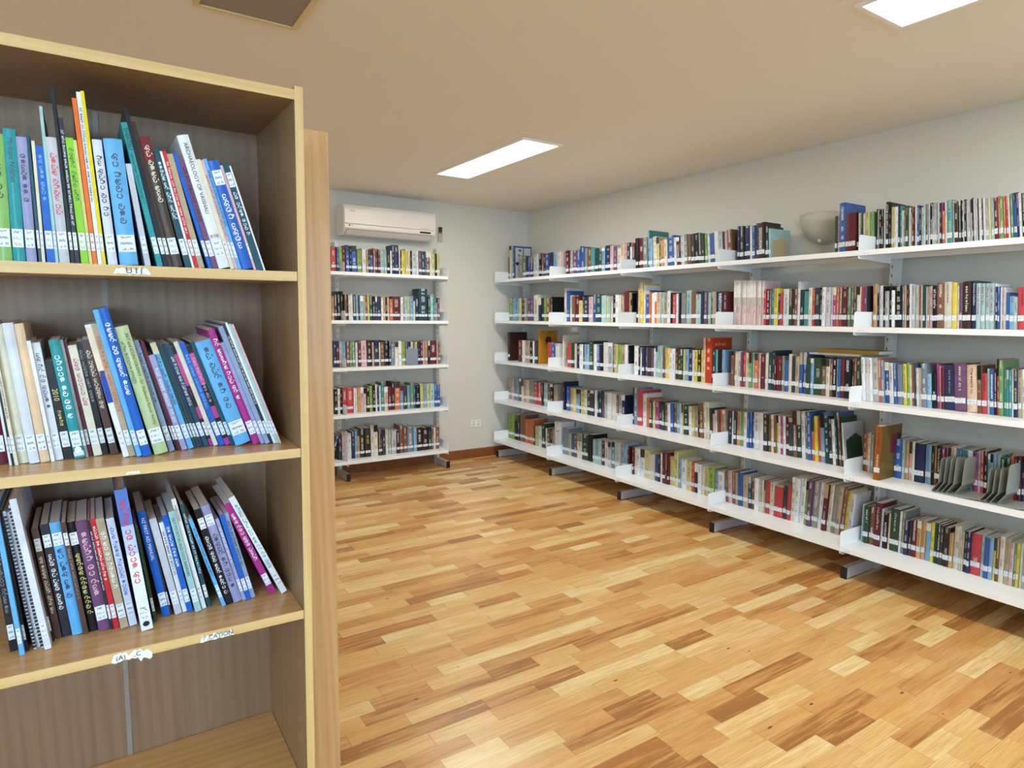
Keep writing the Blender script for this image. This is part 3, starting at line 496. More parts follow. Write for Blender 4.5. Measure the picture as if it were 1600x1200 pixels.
[2,3,3.545,"J,2.7539,0.0185,0.286,1.5 J,2.7351,0.0184,0.285,1.5 J,2.7164,0.0228,0.284,1.5,* J,2.6932,0.0181,0.283,1.5 J,2.6749,0.018,0.282,1.5 J,2.6566,0.0223,0.281,1.6,* J,2.634,0.0176,0.28,1.6 J,2.6161,0.0175,0.28,1.6 J,2.5983,0.0173,0.279,1.6 J,2.5807,0.0216,0.278,1.6,* J,2.5589,0.017,0.277,1.6 J,2.5415,0.0169,0.276,1.6 r,2.5243,0.0168,0.224,1.6 R,2.5072,0.0251,0.219,1.6 e,2.4819,0.0081,0.218,1.7 t,2.4735,0.0205,0.222,1.7 y,2.4526,0.0286,0.225,1.7,* K,2.4238,0.012,0.193,1.7 r,2.4115,0.02,0.193,1.7 W,2.3912,0.0397,0.219,1.7,* G,2.3513,0.0233,0.218,1.7 R,2.3276,0.0153,0.213,1.7 n,2.312,0.0191,0.217,1.8 w,2.2927,0.0151,0.261,1.8,* K,2.2773,0.0226,0.212,1.8 t,2.2545,0.0298,0.203,1.8,* c,2.2244,0.022,0.221,1.8 r,2.2021,0.0181,0.217,1.8 K,2.1838,0.0323,0.22,1.8,* k,2.151,0.0105,0.219,1.8 w,2.1402,0.0211,0.222,1.8 W,2.1188,0.0279,0.221,1.9,* W,2.0907,0.0136,0.22,1.9 m,2.0767,0.0204,0.22,1.9 o,2.0559,0.0134,0.223,1.9 n,2.0423,0.0201,0.218,1.9 R,2.0219,0.0299,0.218,1.9,* K,1.9917,0.0063,0.217,1.9 g,1.985,0.013,0.216,1.9 e,1.9718,0.0161,0.219,1.9 K,1.9553,0.0192,0.219,2 c,1.9359,0.0191,0.218,2 r,1.9165,0.0157,0.217,2 P,1.9006,0.0187,0.217,2 k,1.8816,0.0154,0.22,2"],
[3,0,3.5,"N,5.401,0.0443,0.282,1.5,* R,5.2152,0.063,0.212,1.6 w,5.1518,0.0516,0.208,1.6 u,5.0998,0.0813,0.21,1.7 k,5.0183,0.0497,0.207,1.7 w,4.9683,0.0294,0.209,1.8 K,4.9385,0.0583,0.21,1.8 O,4.88,0.0287,0.313,1.8,* r,4.7377,0.0641,0.206,1.9 b,4.6735,0.0539,0.203,2 w,4.6193,0.0531,0.2,2"],
[3,1,3.5,"c,4.5214,0.0259,0.275,1.5,* r,4.4432,0.0592,0.211,1.6 G,4.3837,0.0416,0.213,1.6 c,4.3418,0.0245,0.209,1.6 B,4.317,0.0407,0.21,1.6 w,4.2761,0.0482,0.207,1.6 K,4.2275,0.0237,0.209,1.7 s,4.2036,0.0627,0.21,1.7 G,4.1406,0.0461,0.239,1.7 w,4.0942,0.0455,0.214,1.8 b,4.0484,0.0373,0.211,1.8 k,4.0108,0.0442,0.208,1.8 W,3.9664,0.058,0.235,1.8 E,3.908,0.0568,0.233,1.9 n,3.8509,0.0208,0.23,1.9 Y,3.8298,0.0347,0.226,1.9 l,3.7948,0.0342,0.222,1.9 u,3.7603,0.0473,0.219,1.9 w,3.7127,0.0332,0.226,2 k,3.6792,0.013,0.222,2"],
[3,2,3.5,"w,3.6183,0.0458,0.223,1.5 K,3.5722,0.0192,0.22,1.5 w,3.5527,0.0255,0.211,1.5 B,3.5268,0.0317,0.212,1.5 P,3.4948,0.0187,0.214,1.6 K,3.4758,0.0374,0.215,1.6 P,3.4382,0.0306,0.212,1.6 w,3.4071,0.0181,0.213,1.6 a,3.3887,0.018,0.233,1.6 a,3.3705,0.0239,0.234,1.6 a,3.3463,0.0177,0.235,1.7 a,3.3283,0.0117,0.236,1.7 n,3.3164,0.0234,0.222,1.7 h,3.2927,0.0173,0.223,1.7 y,3.275,0.0288,0.22,1.7 w,3.2458,0.0285,0.216,1.7 w,3.217,0.0226,0.218,1.8 R,3.1942,0.0224,0.223,1.8 G,3.1715,0.0278,0.22,1.8 G,3.1434,0.0164,0.217,1.8 Y,3.1267,0.0218,0.218,1.8 s,3.1047,0.0324,0.219,1.8 B,3.0719,0.032,0.22,1.8 w,3.0396,0.0157,0.217,1.9 y,3.0236,0.0262,0.218,1.9 N,2.9972,0.0311,0.22,1.9 y,2.9657,0.0204,0.221,1.9 h,2.945,0.0203,0.304,1.9 r,2.9244,0.0554,0.305,1.9,* T,2.8688,0.0296,0.23,2 s,2.8389,0.0194,0.228,2 k,2.8193,0.0289,0.229,2 s,2.79,0.0238,0.23,2"],
[3,3,3.5,"n,2.7147,0.0247,0.223,1.5 c,2.6897,0.0245,0.224,1.5 c,2.6649,0.0242,0.226,1.5 P,2.6404,0.0143,0.223,1.5 r,2.6258,0.019,0.223,1.6 c,2.6065,0.0284,0.22,1.6 g,2.5778,0.0234,0.222,1.6 a,2.5541,0.0184,0.223,1.6 o,2.5353,0.0276,0.22,1.6 w,2.5074,0.0135,0.221,1.6 R,2.4936,0.0362,0.218,1.6,* c,2.4571,0.0177,0.228,1.6 T,2.439,0.022,0.233,1.7 T,2.4167,0.0218,0.242,1.7 R,2.3946,0.0129,0.212,1.7 R,2.3814,0.0171,0.212,1.7 R,2.3639,0.0128,0.213,1.7 e,2.3509,0.0212,0.214,1.7 b,2.3294,0.0253,0.215,1.7 c,2.3037,0.025,0.228,1.8,* K,2.2784,0.0247,0.218,1.8 u,2.2534,0.0245,0.219,1.8 b,2.2286,0.0201,0.243,1.8 b,2.2082,0.024,0.244,1.8,* G,2.1839,0.0237,0.22,1.8 s,2.1599,0.0195,0.21,1.8 G,2.1401,0.0504,0.215,1.9,* n,2.0894,0.0265,0.214,1.9,* c,2.0625,0.0224,0.212,1.9 n,2.0397,0.0147,0.213,1.9 k,2.0247,0.022,0.214,1.9 w,2.0024,0.0071,0.215,1.9 b,1.9949,0.0181,0.216,1.9 R,1.9766,0.0216,0.217,1.9 k,1.9547,0.0357,0.218,2,* K,1.9187,0.0139,0.22,2 o,1.9045,0.0138,0.225,2 G,1.8904,0.0242,0.222,2,*"],
[4,0,3.545,"u,5.4539,0.0449,0.211,1.5 p,5.4087,0.0443,0.215,1.5 S,5.3641,0.0547,0.213,1.6 S,5.3092,0.0431,0.218,1.6 n,5.2657,0.0426,0.222,1.6 c,5.2228,0.0421,0.219,1.7 u,5.1804,0.0416,0.223,1.7 h,5.1386,0.0514,0.221,1.7 e,5.0869,0.0809,0.219,1.8 r,5.0057,0.0593,0.208,1.8 r,4.9461,0.0583,0.214,1.8 N,4.8874,0.0382,0.213,1.9 a,4.8489,0.0567,0.217,1.9 n,4.7919,0.0558,0.211,1.9 k,4.7359,0.0457,0.216,2 u,4.6898,0.0541,0.215,2"],
[4,1,3.545,"B,4.5539,0.0259,0.255,1.5,* b,4.5017,0.0509,0.214,1.6 O,4.4505,0.0418,0.208,1.6 Y,4.4084,0.0412,0.206,1.6 s,4.3669,0.0489,0.205,1.6 k,4.3178,0.0159,0.205,1.6 Y,4.3016,0.0558,0.207,1.7 c,4.2455,0.0312,0.213,1.7 K,4.2139,0.0465,0.211,1.7 K,4.1672,0.0458,0.216,1.8 w,4.1211,0.0375,0.221,1.8 T,4.0834,0.0221,0.219,1.8 T,4.0608,0.0294,0.222,1.8 P,4.0312,0.0364,0.22,1.9 E,3.9945,0.0431,0.219,1.9 w,3.951,0.0496,0.218,1.9 c,3.9011,0.0488,0.213,1.9 n,3.8521,0.0273,0.214,1.9 E,3.8244,0.0407,0.217,2 B,3.7834,0.0401,0.216,2"],
[4,2,3.545,"k,3.6539,0.0129,0.287,2 S,3.6407,0.0389,0.289,2.1 r,3.6015,0.0511,0.273,2.2,* w,3.5502,0.0439,0.253,2.3 o,3.506,0.0308,0.224,2.4 G,3.4749,0.0304,0.208,2.5 Y,3.4441,0.024,0.206,2.6 m,3.4197,0.0418,0.205,2.7 K,3.3777,0.0293,0.21,2.8 G,3.348,0.0291,0.214,2.9 P,3.3187,0.0287,0.208,3 w,3.2897,0.0284,0.207,3.1 b,3.261,0.0281,0.21,3.2 n,3.2326,0.0277,0.209,3.3 s,3.2046,0.0329,0.213,3.4 w,3.1713,0.0161,0.217,3.5 Y,3.1548,0.016,0.219,3.6 G,3.1385,0.0481,0.212,3.7 w,3.09,0.0315,0.209,3.8 Y,3.0582,0.0258,0.214,3.9 u,3.032,0.0256,0.208,4 k,3.0061,0.0151,0.212,4.1 n,2.9907,0.0353,0.241,4.2 c,2.9552,0.0249,0.254,4.3 c,2.93,0.0246,0.253,4.4 G,2.9051,0.0243,0.216,4.5 p,2.8806,0.024,0.207,4.6 w,2.8563,0.019,0.21,4.7 n,2.837,0.0236,0.213,4.8 o,2.8131,0.0233,0.22,4.9 u,2.7893,0.0231,0.219,5"],
[4,3,3.545,"K,2.7539,0.0307,0.218,1 w,2.7229,0.0099,0.222,1.2 K,2.7127,0.0251,0.224,1.3 O,2.6874,0.0299,0.223,1.5 g,2.6572,0.0295,0.222,1.6 w,2.6274,0.0243,0.226,1.8 b,2.6028,0.0192,0.229,2 b,2.5833,0.019,0.232,2.1 b,2.5641,0.0141,0.234,2.3 W,2.5497,0.0424,0.236,2.5,* w,2.5069,0.0278,0.237,2.6,* K,2.4789,0.0321,0.233,2.8,* n,2.4466,0.0226,0.233,2.9 c,2.4237,0.0178,0.236,3.1 n,2.4056,0.0177,0.234,3.3 y,2.3876,0.0131,0.237,3.4 w,2.3742,0.0175,0.235,3.6 m,2.3564,0.0173,0.237,3.8 w,2.3389,0.0172,0.239,3.9 R,2.3214,0.0257,0.238,4.1,* T,2.2954,0.0254,0.237,4.2,* n,2.2697,0.0252,0.28,4.4,* G,2.2442,0.0249,0.283,4.6,* w,2.2191,0.0246,0.282,4.7,* e,2.1942,0.0203,0.259,4.9 b,2.1737,0.0241,0.284,5.1,* o,2.1492,0.0199,0.246,5.2 y,2.1291,0.0197,0.267,5.4 r,2.1092,0.0156,0.251,5.5 s,2.0933,0.0272,0.291,5.7,* T,2.0659,0.0269,0.276,5.9,* K,2.0387,0.0189,0.261,6 w,2.0195,0.0187,0.263,6.2 G,2.0006,0.011,0.292,6.4 b,1.9892,0.011,0.304,6.5 n,1.9779,0.0109,0.287,6.7 G,1.9667,0.0109,0.282,6.8 W,1.9555,0.0108,0.25,7,*"],
[5,0,3.55,"l,5.4539,0.1147,0.242,1.5,* k,5.3389,0.0608,0.186,1.5 K,5.2777,0.0298,0.255,1.6 n,5.2476,0.0983,0.267,1.6,* o,5.1491,0.0574,0.23,1.6,* o,5.0913,0.0844,0.24,1.7,* G,5.0066,0.0275,0.184,1.7 Y,4.9788,0.0454,0.189,1.8 w,4.9331,0.0537,0.197,1.8 G,4.8792,0.0616,0.23,1.8 w,4.8173,0.0345,0.192,1.9 n,4.7824,0.0427,0.198,1.9 k,4.7395,0.0336,0.2,1.9 u,4.7055,0.0333,0.2,2 w,4.672,0.0982,0.277,2,*"],
[5,1,3.55,"S,4.5539,0.0918,0.235,1.5,* Y,4.4619,0.0359,0.202,1.5 b,4.4257,0.0355,0.202,1.6 n,4.3899,0.0439,0.208,1.6 c,4.3457,0.0692,0.21,1.6 G,4.2763,0.0846,0.221,1.7,* k,4.1914,0.0661,0.234,1.7 a,4.125,0.1047,0.201,1.7,* R,4.0199,0.0392,0.208,1.8 w,3.9804,0.0464,0.209,1.8 E,3.9337,0.0381,0.212,1.8 S,3.8953,0.0376,0.218,1.8 a,3.8573,0.0372,0.219,1.9 E,3.8198,0.0368,0.221,1.9 e,3.7828,0.029,0.222,1.9 s,3.7534,0.0431,0.222,2 R,3.71,0.0212,0.209,2"],
[5,2,3.55,"R,3.6539,0.0207,0.217,1.5 c,3.6329,0.0275,0.216,1.5 w,3.6051,0.0409,0.216,1.5 w,3.5639,0.047,0.218,1.6 Y,3.5166,0.0528,0.217,1.6 c,3.4634,0.0519,0.197,1.6 b,3.4113,0.0318,0.202,1.6 N,3.3791,0.0252,0.208,1.6 w,3.3536,0.0187,0.218,1.7 R,3.3347,0.0186,0.231,1.7 R,3.3159,0.0184,0.235,1.7 R,3.2971,0.0183,0.238,1.7 R,3.2787,0.0182,0.242,1.7 Y,3.2602,0.0422,0.216,1.8 Y,3.2177,0.0417,0.263,1.8,* s,3.1757,0.0234,0.214,1.8 w,3.152,0.0522,0.218,1.8 Y,3.0996,0.0455,0.215,1.8 r,3.0538,0.028,0.214,1.9 B,3.0255,0.0332,0.211,1.9 w,2.992,0.0328,0.209,1.9 c,2.9589,0.0269,0.206,1.9 Y,2.9316,0.032,0.212,1.9 l,2.8993,0.0527,0.205,2,* s,2.8463,0.031,0.194,2 w,2.815,0.0459,0.196,2"],
[5,3,3.55,"n,2.7539,0.0204,0.215,4 p,2.7332,0.0305,0.215,3.7 n,2.7024,0.0251,0.217,3.4 u,2.677,0.0198,0.213,3.2 b,2.6569,0.0394,0.222,2.9,* u,2.6172,0.0388,0.209,2.6,* T,2.578,0.0239,0.209,2.3 n,2.554,0.0236,0.21,2.1 w,2.5301,0.0328,0.211,1.8,* c,2.4969,0.037,0.21,1.5,* u,2.4597,0.0089,0.214,1.2 r,2.4504,0.0317,0.212,1,* c,2.4184,0.0314,0.211,0.7,* r,2.3868,0.0617,0.193,0.4,* K,2.3248,0.0257,0.211,0.1 r,2.2988,0.0255,0.213,-0.1 c,2.2729,0.021,0.275,-0.4,* w,2.2517,0.0333,0.275,-0.7,* w,2.218,0.0328,0.279,-1,* l,2.1848,0.0161,0.27,-1.2 P,2.1684,0.0281,0.282,-1.5,* e,2.14,0.0397,0.28,-1.8,* w,2.1,0.0273,0.281,-2.1,* R,2.0724,0.0269,0.28,-2.3,* c,2.0452,0.0266,0.282,-2.6,* e,2.0182,0.0263,0.281,-2.9,* u,1.9916,0.0259,0.283,-3.2,* n,1.9653,0.0257,0.282,-3.4,* y,1.9393,0.0181,0.269,-3.7 W,1.921,0.0288,0.263,-4,*"],
]
# special spines: (row, bay, index in list of that row entry)
SPEC={(0,5):["w","$script",""],(1,24):["w","$script",""],(1,26):["k","History of Buddhism",""],(1,30):["w","$script",""],(1,31):["w","Dictionary of Buddhism",""],(1,32):["m","$script",""],(1,33):["m","$script",""],(1,34):["m","$script",""],(1,35):["m","$script",""],(1,46):["k","OF BUDDHISM",""],(2,0):["k","The Light of Asia","S"],(2,1):["k","The Light of Asia",""],(2,2):["k","The Light of Asia",""],(2,5):["-","",""],(2,23):["e","$script",""],(2,24):["w","$script",""],(2,25):["k","$script",""],(2,27):["k","OF BUDDHISM",""],(3,4):["w","THE BUDDHA","buddha"],(3,16):["c","The Message of the Buddha",""],(3,27):["w","$script",""],(4,2):["w","$script",""],(4,4):["w","$script",""],(4,8):["w","$script",""],(4,35):["n","WESTERN MYSTICISM",""],(5,8):["-","","cover"],(6,2):["-","","cover"],(7,3):["-","","cover"],(9,3):["-","","comic"],(13,23):["-","","cover"],(14,0):["-","","cover"],(14,7):["-","","sun"],(15,0):["-","","cover"],(16,28):["-","","redcover"],(17,26):["-","",""],(19,0):["-","","cover"],(20,2):["-","","cover"],(21,37):["-","","cover"],(22,4):["-","","cover"],(24,14):["-","","cover"],(25,17):["-","","cover"],}
ENDW=[
[1,1,5.339,"R,1.804,0.0271,0.203 b,1.8315,0.0328,0.226 k,1.8646,0.0163,0.213 b,1.8812,0.05,0.224 l,1.9315,0.0392,0.19 w,1.971,0.0395,0.209 O,2.0108,0.0168,0.195 N,2.0279,0.0169,0.196 b,2.0451,0.0285,0.198 o,2.0739,0.0171,0.216 K,2.0912,0.0229,0.211 R,2.1145,0.023,0.207 a,2.1378,0.0349,0.198 a,2.173,0.0233,0.206 k,2.1967,0.0294,0.207 w,2.2263,0.0176,0.204 B,2.2442,0.0236,0.254 B,2.2681,0.0419,0.256 w,2.3103,0.0118,0.214 N,2.3224,0.0118,0.215 y,2.3346,0.0363,0.216 Y,2.3712,0.0304,0.229 h,2.4018,0.0182,0.214 k,2.4203,0.0121,0.216 W,2.4327,0.0432,0.216 w,2.4762,0.0185,0.219 P,2.495,0.0374,0.22 G,2.5327,0.025,0.217 b,2.558,0.0124,0.219 n,2.5707,0.038,0.214 w,2.609,0.0189,0.21 Y,2.6282,0.0319,0.212 k,2.6605,0.0191,0.208 Y,2.6799,0.0257,0.209"],
[2,1,5.339,"n,1.8132,0.0219,0.215 k,1.8353,0.0108,0.216 c,1.8465,0.022,0.211 w,1.8688,0.0165,0.217 T,1.8856,0.0278,0.217 s,1.9137,0.0223,0.213 k,1.9363,0.011,0.213 a,1.9477,0.0339,0.208 c,1.9818,0.0111,0.209 n,1.9933,0.0227,0.215 y,2.0163,0.017,0.215 G,2.0336,0.0287,0.21 B,2.0625,0.023,0.206 K,2.0858,0.0172,0.206 B,2.1034,0.035,0.207 w,2.1386,0.0174,0.196 O,2.1563,0.0234,0.202 k,2.1801,0.0176,0.203 h,2.1979,0.0176,0.203 o,2.2158,0.0297,0.187 R,2.2459,0.0724,0.21 w,2.3186,0.0242,0.206 u,2.3431,0.0181,0.212 a,2.3615,0.0306,0.213 Y,2.3924,0.0183,0.214 s,2.411,0.0309,0.214 w,2.4421,0.0185,0.221 B,2.4609,0.0375,0.21 T,2.4987,0.0889,0.285 G,2.5879,0.0255,0.213 a,2.6136,0.0321,0.236 t,2.646,0.0192,0.214 u,2.6655,0.0193,0.209 P,2.6851,0.0194,0.209"],
[3,1,5.339,"n,1.8226,0.0277,0.214 g,1.8506,0.0222,0.214 g,1.8731,0.028,0.214 w,1.9014,0.0224,0.208 R,1.9242,0.0283,0.213 p,1.9527,0.0515,0.223 N,2.0046,0.0462,0.223 p,2.0511,0.0173,0.206 K,2.0687,0.0468,0.222 w,2.1158,0.0115,0.205 n,2.1276,0.0354,0.21 k,2.1633,0.0417,0.221 B,2.2053,0.0178,0.215 S,2.2234,0.0361,0.186 c,2.2598,0.0363,0.208 w,2.2964,0.0304,0.214 l,2.3271,0.0368,0.207 B,2.3642,0.0246,0.207 s,2.3891,0.0247,0.207 W,2.4141,0.0248,0.206 k,2.4392,0.0186,0.206 y,2.4581,0.025,0.206 B,2.4834,0.0251,0.211 R,2.5088,0.0253,0.211 p,2.5344,0.019,0.21 O,2.5537,0.0319,0.216 k,2.5859,0.0191,0.216 R,2.6053,0.0716,0.215 h,2.6772,0.0129,0.215 n,2.6904,0.0195,0.203"],
[4,1,5.339,"r,1.8211,0.0563,0.217 w,1.8777,0.0168,0.214 c,1.8948,0.0169,0.213 O,1.912,0.0284,0.217 p,1.9407,0.0286,0.216 h,1.9696,0.0229,0.209 k,1.9929,0.0289,0.208 l,2.022,0.0291,0.223 k,2.0514,0.0233,0.233 w,2.075,0.0175,0.237 B,2.0928,0.0175,0.231 w,2.1106,0.0176,0.224 t,2.1285,0.0297,0.251 h,2.1585,0.0359,0.21 R,2.1947,0.0361,0.208 N,2.2311,0.0241,0.252 o,2.2556,0.0551,0.251 s,2.311,0.0307,0.214 K,2.342,0.0372,0.212 s,2.3795,0.0311,0.21 g,2.4109,0.0313,0.232 b,2.4426,0.0188,0.225 k,2.4616,0.0444,0.212 Y,2.5064,0.0384,0.222 s,2.545,0.0256,0.214 Y,2.5709,0.0323,0.218 a,2.6035,0.0456,0.217 b,2.6494,0.0261,0.215 b,2.6759,0.0329,0.207"],
[5,1,5.339,"w,1.8196,0.0339,0.224 B,1.8537,0.0283,0.238 s,1.8824,0.0227,0.246 O,1.9054,0.0228,0.25 N,1.9285,0.0463,0.259 N,1.9751,0.0526,0.255 c,2.028,0.0293,0.279 c,2.0577,0.0415,0.276 R,2.0994,0.0177,0.227 K,2.1174,0.0178,0.231 K,2.1355,0.0299,0.229 c,2.1657,0.0301,0.232 E,2.1962,0.0242,0.218 E,2.2206,0.049,0.216 N,2.2699,0.0307,0.212 n,2.3009,0.0372,0.256 n,2.3384,0.0374,0.229 S,2.3761,0.0632,0.231 s,2.4396,0.0317,0.22 N,2.4716,0.0578,0.217 N,2.5298,0.0585,0.212 G,2.5885,0.0326,0.213 n,2.6214,0.0195,0.204 c,2.6413,0.0196,0.202 n,2.6612,0.0398,0.207"],
[1,0,5.339,"r,1.7065,0.0428,0.207 b,1.7496,0.0214,0.205 l,1.7713,0.0324,0.207"],
[2,0,5.339,"O,1.7038,0.0214,0.202 K,1.7255,0.0269,0.213 k,1.7527,0.0271,0.24 k,1.7801,0.0272,0.241"],
[3,0,5.339,"B,1.7122,0.0216,0.221 R,1.7341,0.0272,0.221 E,1.7616,0.0274,0.22 s,1.7892,0.0275,0.22"],
[4,0,5.339,"k,1.7098,0.0273,0.217 c,1.7374,0.0219,0.216 k,1.7596,0.022,0.225 r,1.7819,0.039,0.224"],
[5,0,5.339,"B,1.7073,0.0331,0.218 K,1.7408,0.0277,0.22 p,1.7688,0.0279,0.24 E,1.7969,0.0223,0.243"],
]
# ------------------------------------------------------------------ the room
def struct(name, mb, mats, **kw):
    o = mb.build(name, mats, **kw); o['kind'] = 'structure'; return o
b = MB(); b.box(WL - .1, WX + .1, WB - .1, WY + .1, -0.06, 0.0); struct('floor', b, M['floor'])
b = MB(); b.box(WL - .1, WX + .1, WB - .1, WY + .1, CEIL, CEIL + .08); struct('ceiling', b, M['ceiling'])
b = MB(); b.box(WX, WX + .1, WB - .1, WY + .1, 0, CEIL); struct('wall_right', b, M['wall'])
b = MB(); b.box(WL, WX, WY, WY + .1, 0, CEIL); struct('wall_end', b, M['wall'])
def holed(axis, lo, hi, w0, w1, holes):
    """a wall with window openings: slabs between and around the holes"""
    m = MB(); cur = lo
    def bx(a0, a1, z0, z1):
        if axis == 'x': m.box(a0, a1, w0, w1, z0, z1)
        else: m.box(w0, w1, a0, a1, z0, z1)
    for (a, c) in holes:
        bx(cur, a, 0, CEIL); bx(a, c, 0, .8); bx(a, c, 2.1, CEIL); cur = c
    bx(cur, hi, 0, CEIL); return m
struct('wall_back', holed('x', WL, WX, WB - .1, WB, [(-2.6, -.4), (.8, 3.0)]), M['wall'])
struct('wall_left', holed('y', WB, WY, WL - .1, WL, [(-.5, 1.7)]), M['wall'])
def window(n, horiz, a, c, w):
    f = MB()
    def bx(a0, a1, z0, z1, t=.02):
        if horiz: f.box(a0, a1, w - .06, w - .02, z0, z1)
        else: f.box(w - .06, w - .02, a0, a1, z0, z1)
    bx(a, c, .8, .85); bx(a, c, 2.05, 2.1); bx(a, a + .05, .85, 2.05); bx(c - .05, c, .85, 2.05); bx((a + c) / 2 - .025, (a + c) / 2 + .025, .85, 2.05)
    o = struct('window_%d' % n, f, M['framewhite'])
    g = MB()
    if horiz: g.box(a + .05, c - .05, w - .044, w - .04, .85, 2.05)
    else: g.box(w - .044, w - .04, a + .05, c - .05, .85, 2.05)
    g.build('pane', M['glass'], parent=o)
window(1, True, -2.6, -.4, WB); window(2, True, .8, 3.0, WB); window(3, False, -.5, 1.7, WL)
b = MB(); b.prism([(WY - .016, 0), (WY, 0), (WY, .09), (WY - .008, .09), (WY - .016, .082)], WL, WX - .016, 'yz'); struct('baseboard_end', b, M['skirting'])
b = MB(); b.prism([(WX - .016, 0), (WX, 0), (WX, .09), (WX - .008, .09), (WX - .016, .082)], WB, WY, 'xz'); struct('baseboard_right', b, M['skirting'])
b = MB(); b.box(WL, WX - .016, WB, WB + .016, 0, .09); struct('baseboard_back', b, M['skirting'])
b = MB(); b.box(WL, WL + .016, WB + .016, WY - .016, 0, .09); struct('baseboard_left', b, M['skirting'])

# ceiling lights: two lit in view, one dead panel above the bookcase
def ceiling_light(x0, x1, y0, y1, lit, label):
    t = empty('ceiling_light', label, 'ceiling light', ((x0 + x1) / 2, (y0 + y1) / 2, CEIL), group='recessed ceiling light panels')
    hx_, hy = (x1 - x0) / 2, (y1 - y0) / 2; w = .018
    f = MB()
    for a in ((-hx_, hx_, -hy, -hy + w), (-hx_, hx_, hy - w, hy), (-hx_, -hx_ + w, -hy + w, hy - w), (hx_ - w, hx_, -hy + w, hy - w)):
        f.box(*a, -.009, -.0005)
    bevel(f.build('frame', M['framewhite'] if lit else M['frameyellow'], t), .002)
    g = MB(); g.box(-hx_ + w, hx_ - w, -hy + w, hy - w, -.004, -.0008)
    g.build('diffuser', M['lit'] if lit else M['panelgrey'], t)
    if lit:
        s = MB()
        s.box(-hx_ + w, -hx_ + w + .004, -hy + w, hy - w, -.0062, -.004); s.box(-hx_ + w + .004, hx_ - w, -hy + w, -hy + w + .004, -.0062, -.004)
        s.build('shadow_gap', M['slot'], t)
    return t
ceiling_light(2.215, 2.515, 3.275, 4.465, True, 'bright rectangular ceiling panel near the air conditioner')
ceiling_light(2.225, 2.530, 0.10, 1.295, True, 'bright ceiling panel cut by the top right corner of the photo')
ceiling_light(0.352, 0.702, 1.37, 2.562, False, 'unlit grey ceiling panel with yellowed frame above the wooden bookcase')
ceiling_light(2.225, 2.530, -2.9, -1.7, True, 'bright ceiling panel behind the camera on the right')
ceiling_light(-1.55, -1.25, -1.4, -.2, True, 'bright ceiling panel behind the bookcase side of the room, rear')
ceiling_light(-1.55, -1.25, 3.27, 4.47, True, 'bright ceiling panel beyond the wooden bookcase')
# faint plaster patch edges around the fittings
b = MB(); b.box(2.135, 2.139, 3.19, 4.54, CEIL - .0015, CEIL - .0002); b.box(2.139, 2.566, 3.188, 3.192, CEIL - .0015, CEIL - .0002); struct('trim_1', b, M['ceiling'])
b = MB(); b.box(2.165, 2.18, .05, 1.37, CEIL - .002, CEIL - .0002); struct('trim_2', b, M['ceiling'])

# ------------------------------------------------------------------ white steel wall shelving
XF = 3.3745; YP = 5.4599; PITCH = .9; ZB = [1.7355, 1.3371, .9399, .5439, .1427]; ST = .042; UPF = 3.706
def shelving(name, label, cat, mat, npl, pitch, zb, depth, up_top, gone=()):
    """run of shelving in its own frame: x along the run (left to right), y from front edge to wall; brackets at x = 0, pitch, ..."""
    t = empty(name, label, cat, mat=mat, group='white steel library shelving')
    for k in range(npl):
        x = k * pitch
        u = MB(); u.box(x, x + .03, depth, depth + .07, 0, up_top)
        z = .2
        while z < up_top - .05:
            u.box(x + .010, x + .0145, depth - .0006, depth + .0002, z, z + .018, 1); z += .05
        bevel(u.build('upright', [M['post'], M['slot']], t), .0015)
        f = MB(); f.box(x, x + .032, .038, depth - .0005, .004, .064)
        fo = bevel(f.build('foot', M['footmetal'], t), .003)
        c = MB(); c.box(x - .0005, x + .0325, .028, .0375, .0, .0645)
        c.box(x + .002, x + .030, .05, depth, 0, .0035)
        bevel(c.build('end_cap', M['cap'], fo), .002)
        for z0 in zb:
            o = []
            top = z0 + .123
            r = .006
            o = [(r, z0), (depth - .001, z0 - .010), (depth - .001, top), (.012, top), (.004, top - .004), (0, top - .012), (0, z0 + r), (.002, z0 + .002)]
            p = MB(); p.prism([(a, c_) for a, c_ in o], x, x + .0022, 'yz')
            p.box(x + .0022, x + .016, .012, depth - .002, z0 - .002, z0 + .0005)
            p.build('end_bracket', M['white'], t)
    for k in range(npl - 1):
        x0, x1 = k * pitch + .0026, (k + 1) * pitch - .0008
        for z0 in zb:
            zt = z0 + ST
            s = MB()
            s.box(x0, x1, .0015, depth - .003, zt - .0022, zt)
            s.box(x0, x1, .0015, .004, zt - .027, zt - .0022)
            s.box(x0, x1, .004, .018, zt - .027, zt - .025)
            s.box(x0, x1, depth - .005, depth - .003, zt - .027, zt - .0022)
            for q in (.028, .045):
                s.box(x0 + q, x0 + q + .005, .0009, .0014, zt - .018, zt - .0155, 1)
            s.build('shelf', [M['white'], M['panelgrey']], t)
    return t
# frames: run-local x -> world -y on the right wall
MR = Matrix(((0, 1, 0, XF), (-1, 0, 0, YP), (0, 0, 1, 0), (0, 0, 0, 1)))
shelving('library_shelving', 'long white steel library shelving filling the right wall, five tiers of books', 'shelving', MR, 7, PITCH, ZB, .331, 1.97)
EX0 = 1.7815 - .9581; YE = 5.2388; ZE = [1.7327, 1.3329, .936, .537, .1375]
ME = Matrix.Translation((EX0, YE, 0))
shelving('library_shelving', 'white steel library shelving under the air conditioner on the end wall', 'shelving', ME, 3, .9581, ZE, .238, 2.04)

